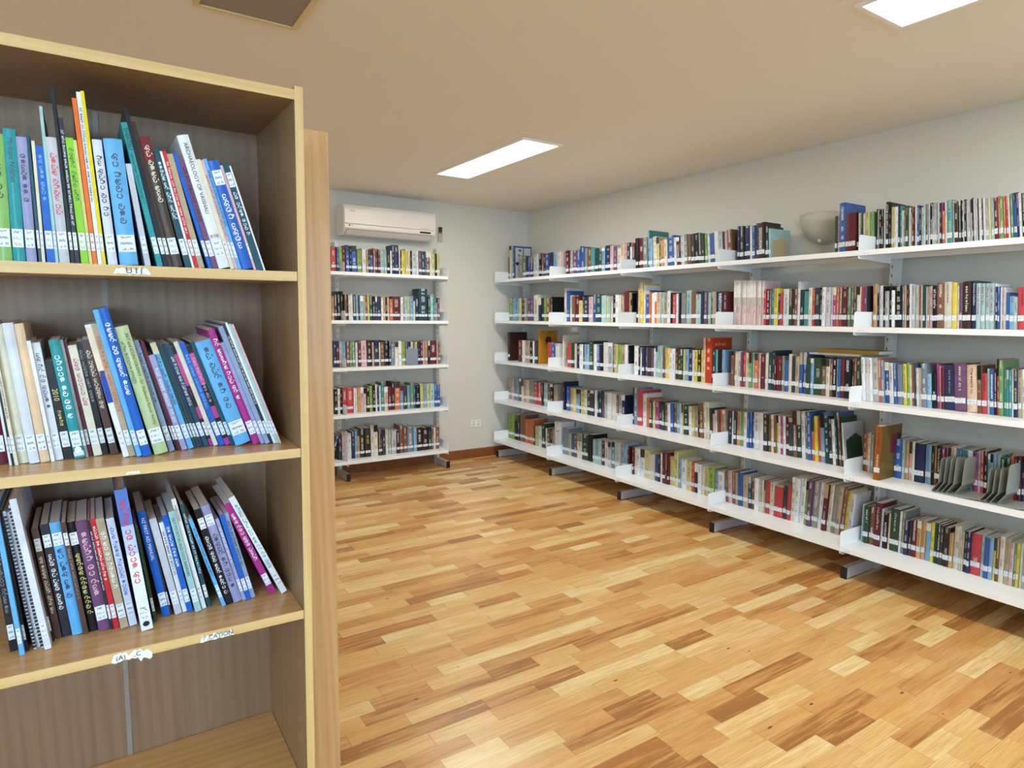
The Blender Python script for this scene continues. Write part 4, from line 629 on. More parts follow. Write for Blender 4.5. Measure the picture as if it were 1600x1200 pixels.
# ------------------------------------------------------------------ books
PAL = {'k': ('black', '1c1c20'), 'K': ('dark grey', '3c3e45'), 'w': ('white', 'eef0f2'), 'W': ('off-white', 'd9dbde'), 'E': ('pale grey', 'bfc2c2'),
       'e': ('grey', '8f9290'), 'c': ('cream', 'e6dfc6'), 'y': ('yellow', 'efd915'), 'Y': ('pale yellow', 'dcd27c'), 'o': ('orange', 'e06a22'),
       'O': ('tan', 'd5a05c'), 'r': ('red', 'd5333f'), 'R': ('maroon', '70202c'), 'p': ('pink', 'dfb3ba'), 'P': ('plum', '744c74'),
       'b': ('blue', '1d5fb4'), 'B': ('navy', '24305f'), 's': ('sky-blue', '79b5de'), 'S': ('blue-grey', '7c8fa6'), 't': ('teal', '359a9e'),
       'T': ('dark teal', '1d4c56'), 'a': ('aqua', 'a4cfcd'), 'g': ('green', '74a65e'), 'G': ('dark green', '2e5137'), 'l': ('lime-green', '95bf3c'),
       'n': ('brown', '8a5a3c'), 'N': ('dark brown', '43291f'), 'u': ('beige', 'b9a586'), 'm': ('magenta', 'b02f86'), 'h': ('peach', 'ecc9a4'),
       'V': ('lavender', '9c9fcb'), 'J': ('white-and-pink', 'f1d3ce')}
NEARCOL = {'s': '69b4ea', 'S': '8fa3c4', 'W': 'dde3ee', 'b': '1b62c4', 'n': '59403a', 'g': 'bfd09c', 'l': '8fd22c', 'E': 'c9ccd6', 't': '2c9aa0',
           'T': '1f4f5c', 'K': '2a2c36', 'o': 'f07424', 'r': 'cf2733', 'R': '6c1f34'}
def rgb(c, near=False):
    return hx(NEARCOL[c]) if near and c in NEARCOL else hx(PAL[c][1])
def inkmat(c):
    if c not in INKM: INKM[c] = tinted('ink_' + PAL[c][0].replace(' ', '_').replace('-', '_'), hx(PAL[c][1]), 0.45)
    return INKM[c]

def add_book(mb, t, d, h, ground, ink, rnd, inkden=1.0, hard=None, bands=(), pages=1, split=False, sidecol=None):
    """one book in its own frame: spine faces -y, stands on z = 0. cover faces get material 0, page block material pages"""
    if hard is None: hard = t > .017 and rnd.random() < .6
    cth = min(.0022 if hard else .0006, t * .25); ov = .003 if hard else .0006
    s = cth * 1.2; bl = min(.0035, t * .16) if t > .012 else 0
    al = rnd.random(); g = (*ground, al); k = (*ink, inkden)
    pts = [(0, 0)] + ([(t * f, -bl * math.sin(PI * f)) for f in (.15, .35, .5, .65, .85)] if bl else []) + [(t, 0)]
    for i in range(len(pts) - 1):
        (x0, y0), (x1, y1) = pts[i], pts[i + 1]
        mb.face(((x0, y0, 0), (x1, y1, 0), (x1, y1, h), (x0, y0, h)), 0, g=g, k=k,
                uv=[(x0 / t, 0), (x1 / t, 0), (x1 / t, h), (x0 / t, h)])
    sg = (*(sidecol or ground), al); nk = (0, 0, 0, 0)
    mb.face(((t, 0, 0), (t, d, 0), (t, d, h), (t, 0, h)), 0, g=sg, k=nk)
    mb.face(((0, d, 0), (0, 0, 0), (0, 0, h), (0, d, h)), 0, g=sg, k=nk)
    for x0, x1 in ((0, cth), (t - cth, t)):
        mb.face(((x1, d, 0), (x0, d, 0), (x0, d, h), (x1, d, h)), 0, g=sg, k=nk)
        mb.face(((x0, s, h), (x1, s, h), (x1, d, h), (x0, d, h)), 0, g=sg, k=nk)
        mb.face(((x0, d, 0), (x1, d, 0), (x1, s, 0), (x0, s, 0)), 0, g=sg, k=nk)
    mb.face(((cth, d, 0), (cth, s, 0), (cth, s, h), (cth, d, h))[::-1], 0, g=sg, k=nk)
    mb.face(((t - cth, d, 0), (t - cth, s, 0), (t - cth, s, h), (t - cth, d, h)), 0, g=sg, k=nk)
    for z in (0, h):
        q = [(x, y, z) for x, y in pts] + [(t, s, z), (0, s, z)]
        mb.face(q if z else q[::-1], 0, g=sg, k=nk)
    for (f0, f1, c) in bands:
        mb.face(((.0002, -bl - .0002, f0 * h), (t - .0002, -bl - .0002, f0 * h), (t - .0002, -bl - .0002, f1 * h), (.0002, -bl - .0002, f1 * h)), 0, g=(*c, al), k=nk)
    return cth, s, ov, bl
def add_pages(mb, t, d, h, cth, s, ov, mi=0):
    mb.box(cth, t - cth, s, d - ov - .0005, ov, h - ov, mi)
def add_label(mb, t, bl, z0, z1, mi=0):
    e = min(.0008, t * .1)
    y = -bl - .0005
    mb.face(((e, y, z0), (t - e, y, z0), (t - e, y, z1), (e, y, z1)), mi, uv=[(0, 0), (1, 0), (1, 1), (0, 1)], g=(.8, .83, .85, 0))

ORD = ['zeroth', 'first', 'second', 'third', 'fourth', 'fifth', 'sixth', 'seventh', 'eighth', 'ninth', 'tenth', 'eleventh', 'twelfth', 'thirteenth',
       'fourteenth', 'fifteenth', 'sixteenth', 'seventeenth', 'eighteenth', 'nineteenth']
TENS = {2: 'twenty', 3: 'thirty', 4: 'forty', 5: 'fifty', 6: 'sixty', 7: 'seventy'}
def ordinal(n):
    if n < 20: return ORD[n]
    a, c_ = divmod(n, 10)
    return TENS[a][:-1] + 'ieth' if c_ == 0 else TENS[a] + '-' + ORD[c_]
def fit_label(parts):
    """join as many trailing clauses as fit in sixteen words"""
    out = parts[0]
    for p_ in parts[1:]:
        if len((out + ' ' + p_).split()) <= 16: out += ' ' + p_
    return out
def thickword(t): return 'thin' if t < .0065 else ('thick' if t > .021 else '')

def book_object(mat, t, d, h, ground, ink, rnd, label, group, lz=None, title=None, tcol='k', tsize=None, bands=(), inkden=1.0,
                two=False, sidecol=None, hard=None, extra=None, cat='book'):
    root = empty('book', label, cat, mat=mat, group=group)
    mb = MB(); cth, s, ov, bl = add_book(mb, t, d, h, ground, ink, rnd, 0.0 if title else inkden, hard, bands, sidecol=sidecol)
    mb.build('cover', [M['cover']], root, attrs=True)
    p = MB(); add_pages(p, t, d, h, cth, s, ov); p.build('page_block', M['pages'], root)
    if lz:
        l = MB(); add_label(l, t, bl, *lz); l.build('spine_label', M['label'], root, attrs=True)
    if title:
        ts = tsize or min(.011, t * .62)
        z_top = h - .012
        z_low = (lz[1] + .006) if lz and lz[0] < h * .5 else .02
        if lz and lz[0] > h * .5: z_top = lz[0] - .005
        L = max(.02, z_top - z_low)
        # reads downwards: +x of the lettering -> -z of the book, +y of the lettering -> +x
        def place(me_or_mb, xc, zt, sc=1.0):
            mt = Matrix(((0, sc, 0, xc), (0, 0, -sc, -bl - .0007), (-sc, 0, 0, zt), (0, 0, 0, 1)))
            if isinstance(me_or_mb, MB): o = me_or_mb.build('title', inkmat(tcol), root)
            else:
                o = bpy.data.objects.new('title', me_or_mb); COL.objects.link(o); o.parent = root; me_or_mb.materials.append(inkmat(tcol))
            o.matrix_local = mt
        if title in ('S', '$script'):
            place(script_mesh(rnd, L * rnd.uniform(.65, .95), ts), t * .5, z_top - rnd.uniform(0, .012))
        elif title == '2010':
            me, w = text_mesh('2010', t * .85); place(me, t * .5, h * .72)
            place(script_mesh(rnd, L * .3, ts * .7), t * .5, h * .5)
        elif title.startswith('SHIATSU'):
            me, w = text_mesh('SHIATSU', t * 1.05); place(me, t * .5, h - .008)
            me, w2 = text_mesh(title[8:], t * .62); place(me, t * .5, h - .013 - w, min(1, (L - w) / w2))
        elif two:
            me, w = text_mesh('ART and ICONOGRAPHY - Dr. Shailendra Kumar Verma', t * .5); sc = min(1, L / w); place(me, t * .7, z_top, sc)
            me, w = text_mesh('of The BUDDHA IMAGES', t * .5); place(me, t * .26, z_top - .012, sc)
        elif title:
            me, w = text_mesh(title, ts); place(me, t * .5, z_top, min(1.0, L / w))
    if extra: extra(root, t, d, h, bl)
    return root

# ---- books of the wooden bookcase
BC = Matrix.Translation((0.3138, 1.2029, 0)) @ Matrix.Rotation(0.022, 4, 'X')
rnd = random.Random(7)
names = {1: 'top', 2: 'middle', 3: 'lower'}
cnt = {1: 0, 2: 0, 3: 0}
for sh, c, x, ins, z, lean, t, h, ink, title, look in NEAR:
    cnt[sh] += 1
    side = None; bands = []
    cc = c[0]; g = rgb(cc, True)
    if c == 'g2': g = hx('8fc06a')
    lz = (.020, .046)
    if 'toplabel' in look: lz = (h * .78, h * .78 + .024) if sh == 1 else (h * .80, h * .80 + .022)
    if sh == 1 and t < .0035: lz = (.020, .046)
    if 'redtop' in look: bands = [(.82, 1, hx('7c1d20'))]; g = hx('4a3d30')
    if 'creamtop' in look: bands = [(.9, 1, hx('e0cf9c'))]
    if 'pinkmid' in look: bands = [(.62, .93, hx('d2559b')), (.28, .4, hx('c0418f')), (0, .07, hx('b5389b'))]
    if 'stripes' in look: bands = [(.6, .98, hx('efdcc2')), (.42, .66, hx('1d49b0')), (0, .42, hx('f0f2f6'))]
    if 'bigblue' in look: bands = [(.0, .55, hx('e9f2fa')), (.55, .75, hx('b6cdf0')), (.75, 1.0, hx('5b7fd0'))]; g = hx('5b7fd0')
    if 'seal' in look: bands = [(.02, .06, hx('dfe9ee'))]
    den = 0.0
    tw = thickword(t)
    tt = {'-': ''}.get(ink)
    if title == 'S': desc = '%s book with %s script on its spine,' % (PAL[cc][0], {'k': 'black', 'K': 'dark', 'w': 'white', 'W': 'white'}.get(ink, PAL.get(ink, ('', ''))[0] if ink in PAL else 'dark'))
    elif title: desc = '%s book titled %s,' % (PAL[cc][0], 'Art and Iconography' if 'two' in look else title.title())
    elif 'comb' in look: desc = '%s comb-bound booklet,' % PAL[cc][0]
    else: desc = '%s book,' % PAL[cc][0]
    desc = ' '.join((tw + ' ' + desc).split())
    label = fit_label([desc, ordinal(cnt[sh]) + ' from left', 'on %s shelf' % names[sh], 'of wooden bookcase'])
    d = min(.26 - ins, max(.11, h * .68)); d = min(d, .285 - ins)
    if t > .02 or h > .23: d = min(.2, .29 - ins)
    mt = BC @ Matrix.Translation((x, ins, z + .0004)) @ Matrix.Rotation(math.radians(-lean), 4, 'Y')
    ts = None
    if 'big' in look and 'bigblue' not in look: ts = t * .42
    if title == 'ARCHAEOLOGY OF VAISHALI': ts = t * .5
    def comb(root, t_, d_, h_, bl):
        m = MB(); zz = .004
        while zz < h_ - .006:
            m.box(-.0004, t_ + .0004, -.0035, .002, zz, zz + .0028); zz += .0062
        m.build('binding_comb', M['cap'], root)
    def seal(root, t_, d_, h_, bl):
        m = MB(); m.face([(t_ / 2 + t_ * .34 * math.cos(a * PI / 6), -bl - .0008, .014 + .006 * math.sin(a * PI / 6)) for a in range(12)])
        m.build('emblem', inkmat('w'), root)
    def bookmark(root, t_, d_, h_, bl):
        m = MB(); m.face([(t_ / 2 + t_ * .3 * math.cos(a * PI / 4), -bl - .0008, .012 + .005 * math.sin(a * PI / 4)) for a in range(8)])
        m.face([(t_ / 2 + t_ * .3 * math.cos(a * PI / 4), -bl - .0008, .035 + .005 * math.sin(a * PI / 4)) for a in range(8)][:3])
        m.build('emblem', inkmat('k'), root)
    ex = comb if 'comb' in look else (seal if 'seal' in look else (bookmark if 'bigblue' in look else None))
    if cc == 'w' and title == 'ARCHAEOLOGY OF VAISHALI':
        def ex(root, t_, d_, h_, bl):
            me, w = text_mesh('RYR', .0075)
            o = bpy.data.objects.new('emblem', me); COL.objects.link(o); o.parent = root; me.materials.append(inkmat('R'))
            o.matrix_local = Matrix(((1, 0, 0, t_ / 2 - w / 2), (0, 0, -1, -bl - .0008), (0, 1, 0, .053), (0, 0, 0, 1)))
    book_object(mt, t, d, h, g, rgb('K'), rnd, label, 'books standing on the %s shelf of the wooden bookcase' % names[sh], lz=lz,
                title=title or None, tcol=ink if ink in PAL else 'k', tsize=ts, bands=bands, inkden=den, two='two' in look, extra=ex,
                hard=(t > .018 and rnd.random() < .3))

# ---- books of the wall shelving
rnd = random.Random(11)
stuff = MB()
def mute(c, j):
    m_ = sum(c) / 3; return tuple(min(1, (v * .82 + m_ * .18) * j * .93) for v in c)
def far_ink(c, rnd):
    if c in 'wWEcyYOphauJls': return rgb(rnd.choice('kkKRBn'))
    return rgb(rnd.choice('wwcwYE'))
ROWN = {1: 'top', 2: 'second', 3: 'third', 4: 'fourth', 5: 'bottom'}
BAYN = {4: 'nearest', 3: 'second-nearest', 2: 'third-nearest', 1: 'fourth-nearest', 0: 'farthest'}
rowcount = {}
def sticker_z(row): return (.038, .064)
for bi, (row, bay, X, txt) in enumerate(FAR):
    toks = [q.split(',') for q in txt.split()]
    key = (row, bay)
    for k, q in enumerate(toks):
        c = q[0]; y, t, h, lean = map(float, q[1:5]); single = len(q) > 5
        gap = min(.0014, t * rnd.uniform(.04, .2)); y -= gap / 2; t -= gap; den_ = 1.0 if rnd.random() < .75 and t > .004 else 0.0
        rowcount[key] = rowcount.get(key, 0) + 1
        sp = SPEC.get((bi, k)); look = sp[2] if sp else ''
        g0 = rgb(c); j = rnd.uniform(.88, 1.1); g = mute(g0, j)
        dx = rnd.uniform(-.006, .006); d = min(h * .7, .176 + (3.53 - X))
        ins = 0.0
        if look == 'buddha': dx = 3.40 - X; d = .2; y = 1.718; t = .031; h = .285; lean = 0
        if look in ('cover', 'sun', 'redcover', 'comic'): d = min(.205, 3.79 - X)
        if look == 'comic': dx = -.01
        z = ZB[row - 1] + ST + .0004 + max(0, -t * math.sin(math.radians(lean)))
        mt = Matrix.Translation((X + dx, y, z)) @ Matrix.Rotation(-PI / 2, 4, 'Z') @ Matrix.Rotation(math.radians(-lean), 4, 'Y')
        bands = []
        if c == 'J': bands = [(.62, 1, hx('f4f4f2')), (.45, .62, hx('cdc4c4'))]
        elif rnd.random() < .16 and t > .005 and not sp: bands = [(rnd.choice((.7, .8, .88)), 1, rgb(rnd.choice('wkKecNuE')))]
        if look == 'buddha': bands = [(.0, 1.0, hx('9a5a1c'))]; g = hx('6b5420')
        lz = sticker_z(row) if c != 'J' and rnd.random() < .93 else None
        if look in ('redcover', 'sun'): lz = None
        ink = far_ink(c, rnd)
        if lz: q_ = rnd.uniform(-.003, .003); lz = (lz[0] + q_, lz[1] + q_)
        if single:
            nb = toks[k + 1][0] if k + 1 < len(toks) else toks[k - 1][0]
            nmn = 'book' if c != 'J' else 'journal'
            lead = ' '.join((thickword(t) + ' ' + PAL[c][0] + ' ' + nmn).split())
            title = sp[1] if sp and sp[1] else None
            if title and title != '$script': lead += ' titled ' + title.title()
            if look == 'sun': lead = 'tall gold book with a dark sun on its cover'
            if look == 'redcover': lead = 'tall orange-red book showing its front cover'
            if look == 'comic': lead = 'tall blue-edged book with a picture-strip cover'
            label = fit_label([lead + ',', ordinal(rowcount[key]) + ' from left', 'on %s tier' % ROWN[row], 'of %s wall bay' % BAYN[bay]])
            ex = None
            if look == 'buddha':
                def ex(root, t_, d_, h_, bl):
                    m = MB(); m.face([(t_ + .0006, .09, h_ * .47), (t_ + .0006, .155, h_ * .47), (t_ + .0006, .155, h_ * .84), (t_ + .0006, .09, h_ * .84)]); m.build('cover_panel', inkmat('R'), root)
                    m = MB(); m.face([(t_ + .0006, .155, h_ * .55), (t_ + .0006, .19, h_ * .55), (t_ + .0006, .19, h_ * .84), (t_ + .0006, .155, h_ * .84)]); m.build('cover_picture', inkmat('k'), root)
                    me, w = text_mesh('A TREASURE OF', t_ * .62); o = bpy.data.objects.new('title', me); COL.objects.link(o); o.parent = root; me.materials.append(inkmat('R'))
                    sc = h_ * .46 / w; o.matrix_local = Matrix(((0, sc, 0, t_ * .5), (0, 0, -sc, -bl - .0008), (-sc, 0, 0, h_ * .97), (0, 0, 0, 1)))
                    me, w = text_mesh('THE BUDDHA', t_ * .7); o = bpy.data.objects.new('title', me); COL.objects.link(o); o.parent = root; me.materials.append(inkmat('w'))
                    sc = h_ * .3 / w; o.matrix_local = Matrix(((0, sc, 0, t_ * .5), (0, 0, -sc, -bl - .0008), (-sc, 0, 0, h_ * .48), (0, 0, 0, 1)))
            elif look == 'sun':
                def ex(root, t_, d_, h_, bl):
                    xx = t_ + .0006; m = MB()
                    m.face([(xx, .10 + .035 * math.cos(a * PI / 10), h_ * .7 + .035 * math.sin(a * PI / 10)) for a in range(20)])
                    m.build('cover_sun', inkmat('N'), root)
                    m = MB()
                    for a in range(18):
                        q = a * PI / 9
                        m.face([(xx, .10 + .04 * math.cos(q - .05), h_ * .7 + .04 * math.sin(q - .05)), (xx, .10 + .07 * math.cos(q), h_ * .7 + .07 * math.sin(q)), (xx, .10 + .04 * math.cos(q + .05), h_ * .7 + .04 * math.sin(q + .05))])
                    m.build('cover_rays', inkmat('n'), root)
                    me, w = text_mesh('SRI LANKA', .02); o = bpy.data.objects.new('title', me); COL.objects.link(o); o.parent = root; me.materials.append(inkmat('N'))
                    sc = .15 / w; o.matrix_local = Matrix(((0, 0, sc, xx), (sc, 0, 0, .02), (0, sc, 0, h_ * .93), (0, 0, 0, 1)))
            elif look == 'redcover':
                def ex(root, t_, d_, h_, bl):
                    xx = t_ + .0006; m = MB(); m.face([(xx, .03, h_ * .2), (xx, d_ - .03, h_ * .2), (xx, d_ - .03, h_ * .68), (xx, .03, h_ * .68)]); m.build('cover_picture', inkmat('T'), root)
                    m = script_mesh(random.Random(3), .12, .02); o = m.build('title', inkmat('h'), root); o.matrix_local = Matrix(((0, 0, 1, xx), (1, 0, 0, .03), (0, 1, 0, h_ * .85), (0, 0, 0, 1)))
            elif look == 'comic':
                def ex(root, t_, d_, h_, bl):
                    xx = t_ + .0005
                    rr = random.Random(5)
                    m = MB()
                    for (a, e, z0_, z1_) in ((.012, .10, .52, .95), (.112, d_ - .012, .52, .95), (.012, .10, .04, .48), (.112, d_ - .012, .04, .48)):
                        m.face([(xx, a, z0_ * h_), (xx, e, z0_ * h_), (xx, e, z1_ * h_), (xx, a, z1_ * h_)])
                    m.build('cover_panels', inkmat('E'), root)
                    for i in range(10):
                        m = MB(); cy, cz, r = rr.uniform(.03, d_ - .03), rr.uniform(.1, .9) * h_, rr.uniform(.008, .016)
                        m.face([(xx + .0003 + i * .00002, cy + r * math.cos(a * PI / 6), cz + r * math.sin(a * PI / 6)) for a in range(12)])
                        m.build('cover_shape', inkmat(rr.choice('knhKb')), root)
            if look == 'cover' and t > .002:
                pc = {'a': 'u', 'w': 'G', 'W': 'G', 'B': 'b', 'b': 'B', 'c': 'u'}.get(c)
                if pc:
                    def ex(root, t_, d_, h_, bl, pc=pc):
                        m = MB(); xx = t_ + .0006
                        m.face([(xx, .02, h_ * .12), (xx, d_ - .02, h_ * .12), (xx, d_ - .02, h_ * .62), (xx, d_ * .6, h_ * .74), (xx, .02, h_ * .6)]); m.build('cover_picture', inkmat(pc), root)
            if look == 'redcover': g = hx('c8451f')
            if look == 'sun': g = hx('c08a2a')
            book_object(mt, t, d, h, g, ink, rnd, label, 'books standing on the wall shelving', lz=lz, title=title if look != 'buddha' else None,
                        tcol=sp[0] if sp and sp[0] in PAL else 'k', bands=bands, extra=ex, inkden=0 if look == 'buddha' else den_,
                        sidecol=hx('6e5624') if look == 'buddha' else None, hard=False if look else None, cat='book' if c != 'J' else 'journal')
        else:
            n0 = len(stuff.v)
            cth, s, ov, bl = add_book(stuff, t, d, h, g, ink, rnd, den_, None, bands)
            add_pages(stuff, t, d, h, cth, s, ov, 1)
            if lz: add_label(stuff, t, bl, *lz, mi=2)
            stuff.transform(mt, n0)
rnd = random.Random(5)
for row, bay, Y, txt in ENDW:
    for q in txt.split():
        c, x, t, h = q.split(','); x, t, h = float(x), float(t), float(h); t *= rnd.uniform(.84, .96)
        j = rnd.uniform(.88, 1.1); g = mute(rgb(c), j)
        bands = [(.78, 1, rgb(rnd.choice('wkRBcK')))] if rnd.random() < .15 else []
        d = min(h * .7, .136); ln = 18 if (row == 5 and bay == 0 and c == 'B') else rnd.uniform(0, 1.2)
        if ln > 10: ln = -16; x -= .05
        zz_ = max(0, -t * math.sin(math.radians(ln)))
        mt = Matrix.Translation((x, Y + rnd.uniform(-.004, .004), ZE[row - 1] + ST + .0004 + zz_)) @ Matrix.Rotation(math.radians(-ln), 4, 'Y')
        n0 = len(stuff.v)
        cth, s, ov, bl = add_book(stuff, t, d, h, g, far_ink(c, rnd), rnd, 1.0, None, bands)
        add_pages(stuff, t, d, h, cth, s, ov, 1)
        if rnd.random() < .9: add_label(stuff, t, bl, .036, .058, mi=2)
        stuff.transform(mt, n0)
so = stuff.build('shelved_books', [M['cover'], M['pages'], M['label']], attrs=True)
tag(so, 'rows of small many-coloured books packed along the more distant white shelves', 'books', kind='stuff')

# things lying on the third tier of the second-nearest bay
zt = 1.2395
def flat_book(name, label, loc, sx, sy, sz, col, rz, pg=True, cat='book'):
    mt = Matrix.Translation(loc) @ Matrix.Rotation(rz, 4, 'Z')
    # lying flat: spine towards the room (-x world)
    root = empty(name, label, cat, mat=mt, group='things lying flat on top of the books')
    c = MB()
    c.box(-sx / 2, sx / 2, -sy / 2, sy / 2, 0, .002, g=(*col, .1)); c.box(-sx / 2, sx / 2, -sy / 2, sy / 2, sz - .002, sz, g=(*col, .1))
    c.box(-sx / 2, -sx / 2 + .002, -sy / 2, sy / 2, .002, sz - .002, g=(*col, .1))
    c.build('cover', [M['cover']], root, attrs=True)
    p = MB(); p.box(-sx / 2 + .002, sx / 2 - .003, -sy / 2 + .003, sy / 2 - .003, .002, sz - .002); p.build('page_block', M['pages'], root)
    return root
flat_book('folder', 'wad of white papers in an open folder lying across the third-tier books', (3.60, 2.045, 1.216), .17, .29, .012, hx('d9d9dc'), .05, cat='folder')
flat_book('book', 'mustard-gold book lying flat on white papers above the third-tier books', (3.60, 1.965, 1.2288), .16, .34, .021, hx('b08a34'), .0)
# leaning picture book with a green picture, fourth tier, second-nearest bay end
# ---- grey steel book ends
def book_end(mt, h, w, tongue, mat_, label, group):
    th = .0016
    root = empty('book_end', label, 'book end', mat=mt, group=group)
    prof = [(-tongue, .0016), (.018, .0016), (.024, .006), (.002, .042), (-.004, .05), (-.006, h)]
    m = MB()
    def strip(p0, p1, w0, w1):
        (y0, z0), (y1, z1) = p0, p1
        L = math.hypot(y1 - y0, z1 - z0); nx, nz = (z1 - z0) / L * th, -(y1 - y0) / L * th
        a = [(w0[0], y0, z0), (w0[1], y0, z0), (w1[1], y1, z1), (w1[0], y1, z1)]
        c = [(x, y + nx, z + nz) for x, y, z in a]
        m.face(a); m.face(c[::-1])
        for i in range(4): m.face([a[i], a[(i + 1) % 4], c[(i + 1) % 4], c[i]][::-1])
    ws = [(0, w)] * 5 + [(w * .08, w * .78)]
    n = 3
    for i in range(len(prof) - 2): strip(prof[i], prof[i + 1], (0, w), (0, w))
    strip(prof[-2], (prof[-1][0], h - .012), (0, w), (w * .05, w * .86)); strip((prof[-1][0], h - .012), prof[-1], (w * .05, w * .86), (w * .12, w * .8))
    o = m.build('bent_plate', mat_, root, merge=True)
    return root
z4 = ZB[3] + ST + .0003
GL = ['grey steel book end nesting farthest left before the Message of the Buddha', 'grey steel book end, second of the left cluster on the fourth tier',
      'grey steel book end, third of the left cluster on the fourth tier', 'grey steel book end with a dark oval mark, fourth of the left cluster',
      'large grey steel book end at the right of the left cluster',
      'grey steel book end, leftmost of the right cluster on the fourth tier', 'grey steel book end, second of the right cluster on the fourth tier',
      'grey steel book end, third of the right cluster on the fourth tier', 'large grey steel book end at the right of the right cluster']
for i, (x, y, h, tg) in enumerate([(3.402, 1.415, .17, .10), (3.400, 1.392, .172, .10), (3.398, 1.370, .174, .10), (3.396, 1.348, .176, .10), (3.402, 1.315, .18, .11),
                                   (3.400, 1.212, .155, .08), (3.398, 1.190, .158, .09), (3.396, 1.168, .165, .09), (3.402, 1.140, .185, .11)]):
    book_end(Matrix.Translation((x, y, z4 + .0018 * (i if i < 5 else i - 5))), h, .15 if i in (4, 8) else .125, tg, M['grey'], GL[i], 'grey steel book ends on the fourth tier')
# one on the end wall, seen face on
me_ = Matrix.Translation((2.361, 5.326, ZE[2] + ST + .0003))
root = empty('book_end', 'flat blue-grey book end in front of books on end wall shelving, third tier', 'book end', mat=me_)
m = MB(); m.box(0, .116, 0, .0018, 0, .147); m.box(0, .116, -.05, 0, 0, .0016); bevel(m.build('bent_plate', M['bluegrey'], root), .0008)

# ------------------------------------------------------------------ the wooden bookcase
TH = .0145; WB_ = .885; DB = .296
bc = empty('bookcase', 'tall beech bookcase at left with three crowded shelves of books', 'bookcase', mat=BC, group='beech bookcases')
def panel(x0, x1, y0, y1, z0, z1, name, body, edge, front='y', parent=bc):
    p = MB(); p.box(x0, x1, y0 + .0012, y1, z0, z1); o = bevel(p.build(name, body, parent), .0006, 1)
    e = MB(); e.box(x0, x1, y0, y0 + .0012, z0, z1); bevel(e.build('edging', edge, o), .0004, 1)
    return o
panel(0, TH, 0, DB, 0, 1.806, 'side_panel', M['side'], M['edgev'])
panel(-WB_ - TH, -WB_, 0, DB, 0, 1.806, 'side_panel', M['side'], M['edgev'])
panel(-WB_, 0, 0.001, DB, 1.7835, 1.8, 'top_panel', M['side'], M['edge'])
sz = [(1.4924, .0069), (1.1738, -.0041), (.8622, -.0121), (.4897, 0.0), (.09, 0.0)]
for z, tl in sz:
    x0, x1 = -WB_ + .001, -.001
    p = MB()
    for (ya, yb, mi) in ((0.0022, DB - .002, 0),):
        v = [(x0, ya, z - .0165 + tl * x0), (x1, ya, z - .0165 + tl * x1), (x1, ya, z + tl * x1), (x0, ya, z + tl * x0)]
        w = [(a, yb, c_) for a, _, c_ in v]
        p.face(v); p.face(w[::-1])
        for i in range(4): p.face([v[i], w[i], w[(i + 1) % 4], v[(i + 1) % 4]])
    o = p.build('shelf', M['shelf'], bc, merge=True)
    e = MB(); ya, yb = .001, .0022
    v = [(x0, ya, z - .0165 + tl * x0), (x1, ya, z - .0165 + tl * x1), (x1, ya, z + tl * x1), (x0, ya, z + tl * x0)]; w = [(a, yb, c_) for a, _, c_ in v]
    e.face(v); e.face(w[::-1])
    for i in range(4): e.face([v[i], w[i], w[(i + 1) % 4], v[(i + 1) % 4]])
    eo = e.build('edging', M['edge'], o, merge=True)
p = MB(); p.box(-WB_, 0, .02, .035, .002, .072); p.build('plinth', M['edge'], bc)
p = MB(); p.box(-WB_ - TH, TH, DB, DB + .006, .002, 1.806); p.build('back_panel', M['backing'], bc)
p = MB(); p.box(-.2895, -.2805, DB - .0025, DB, .1, 1.78); p.build('joint_strip', M['strip'], bc)
# torn paper labels on the shelf edges
def torn(x0, x1, z, hgt, seed, text=None, tx=0, size=.013, drop=0.0):
    rr = random.Random(seed); n = 14
    top = [(x0 + (x1 - x0) * i / n, z + hgt * (.5 + .5 * rr.random()) * (0.3 if i in (0, n) else 1)) for i in range(n + 1)]
    bot = [(x0 + (x1 - x0) * i / n, z + hgt * .25 * rr.random() - (drop * rr.random() if i > n * .6 else 0)) for i in range(n + 1)]
    m = MB()
    for i in range(n):
        a, b_, c_, d_ = bot[i], bot[i + 1], top[i + 1], top[i]
        lift = .0004 + .0012 * rr.random()
        m.face([(a[0], .0006 - lift, a[1]), (b_[0], .0006 - lift, b_[1]), (c_[0], .0003, c_[1]), (d_[0], .0003, d_[1])])
    o = m.build('torn_label', M['tornpaper'], bc)
    if text:
        me, w = text_mesh(text, size); t_o = bpy.data.objects.new('lettering', me); COL.objects.link(t_o); t_o.parent = o
        me.materials.append(M['ink_blue']); t_o.matrix_local = Matrix(((1, 0, 0, tx), (0, 0, -1, -.0016), (0, 1, 0, z + hgt * .5), (0, 0, 0, 1)))
torn(-.278, -.228, 1.4755, .0135, 3, 'U I I', -.262, .013)
torn(-.310, -.252, .848, .0165, 5, '(A)   .,C', -.304, .011, .008)
torn(-.179, -.125, .8475, .0135, 8, "'/ ,CATION", -.176, .0105)
torn(-.276, -.256, 1.160, .006, 9)
# second bookcase, back to back with the first
b2 = empty('bookcase', 'second beech bookcase standing back to back behind the first, its plain rear showing', 'bookcase', mat=Matrix.Translation((.482, 1.515, 0)), group='beech bookcases')
for x0 in (-.0165, -.9165):
    p = MB(); p.box(x0, x0 + .0165, .004, .30, 0, 1.834); bevel(p.build('side_panel', M['side'], b2), .0006, 1)
p = MB(); p.box(-.9165, 0, 0, .0038, .0, 1.834); p.build('back_panel', M['rear'], b2)
for z in (.08, .42, .77, 1.12, 1.47, 1.834):
    p = MB(); p.box(-.9, -.0165, .004, .298, z - .0165, z); bevel(p.build('shelf', M['shelf'], b2), .0006, 1)

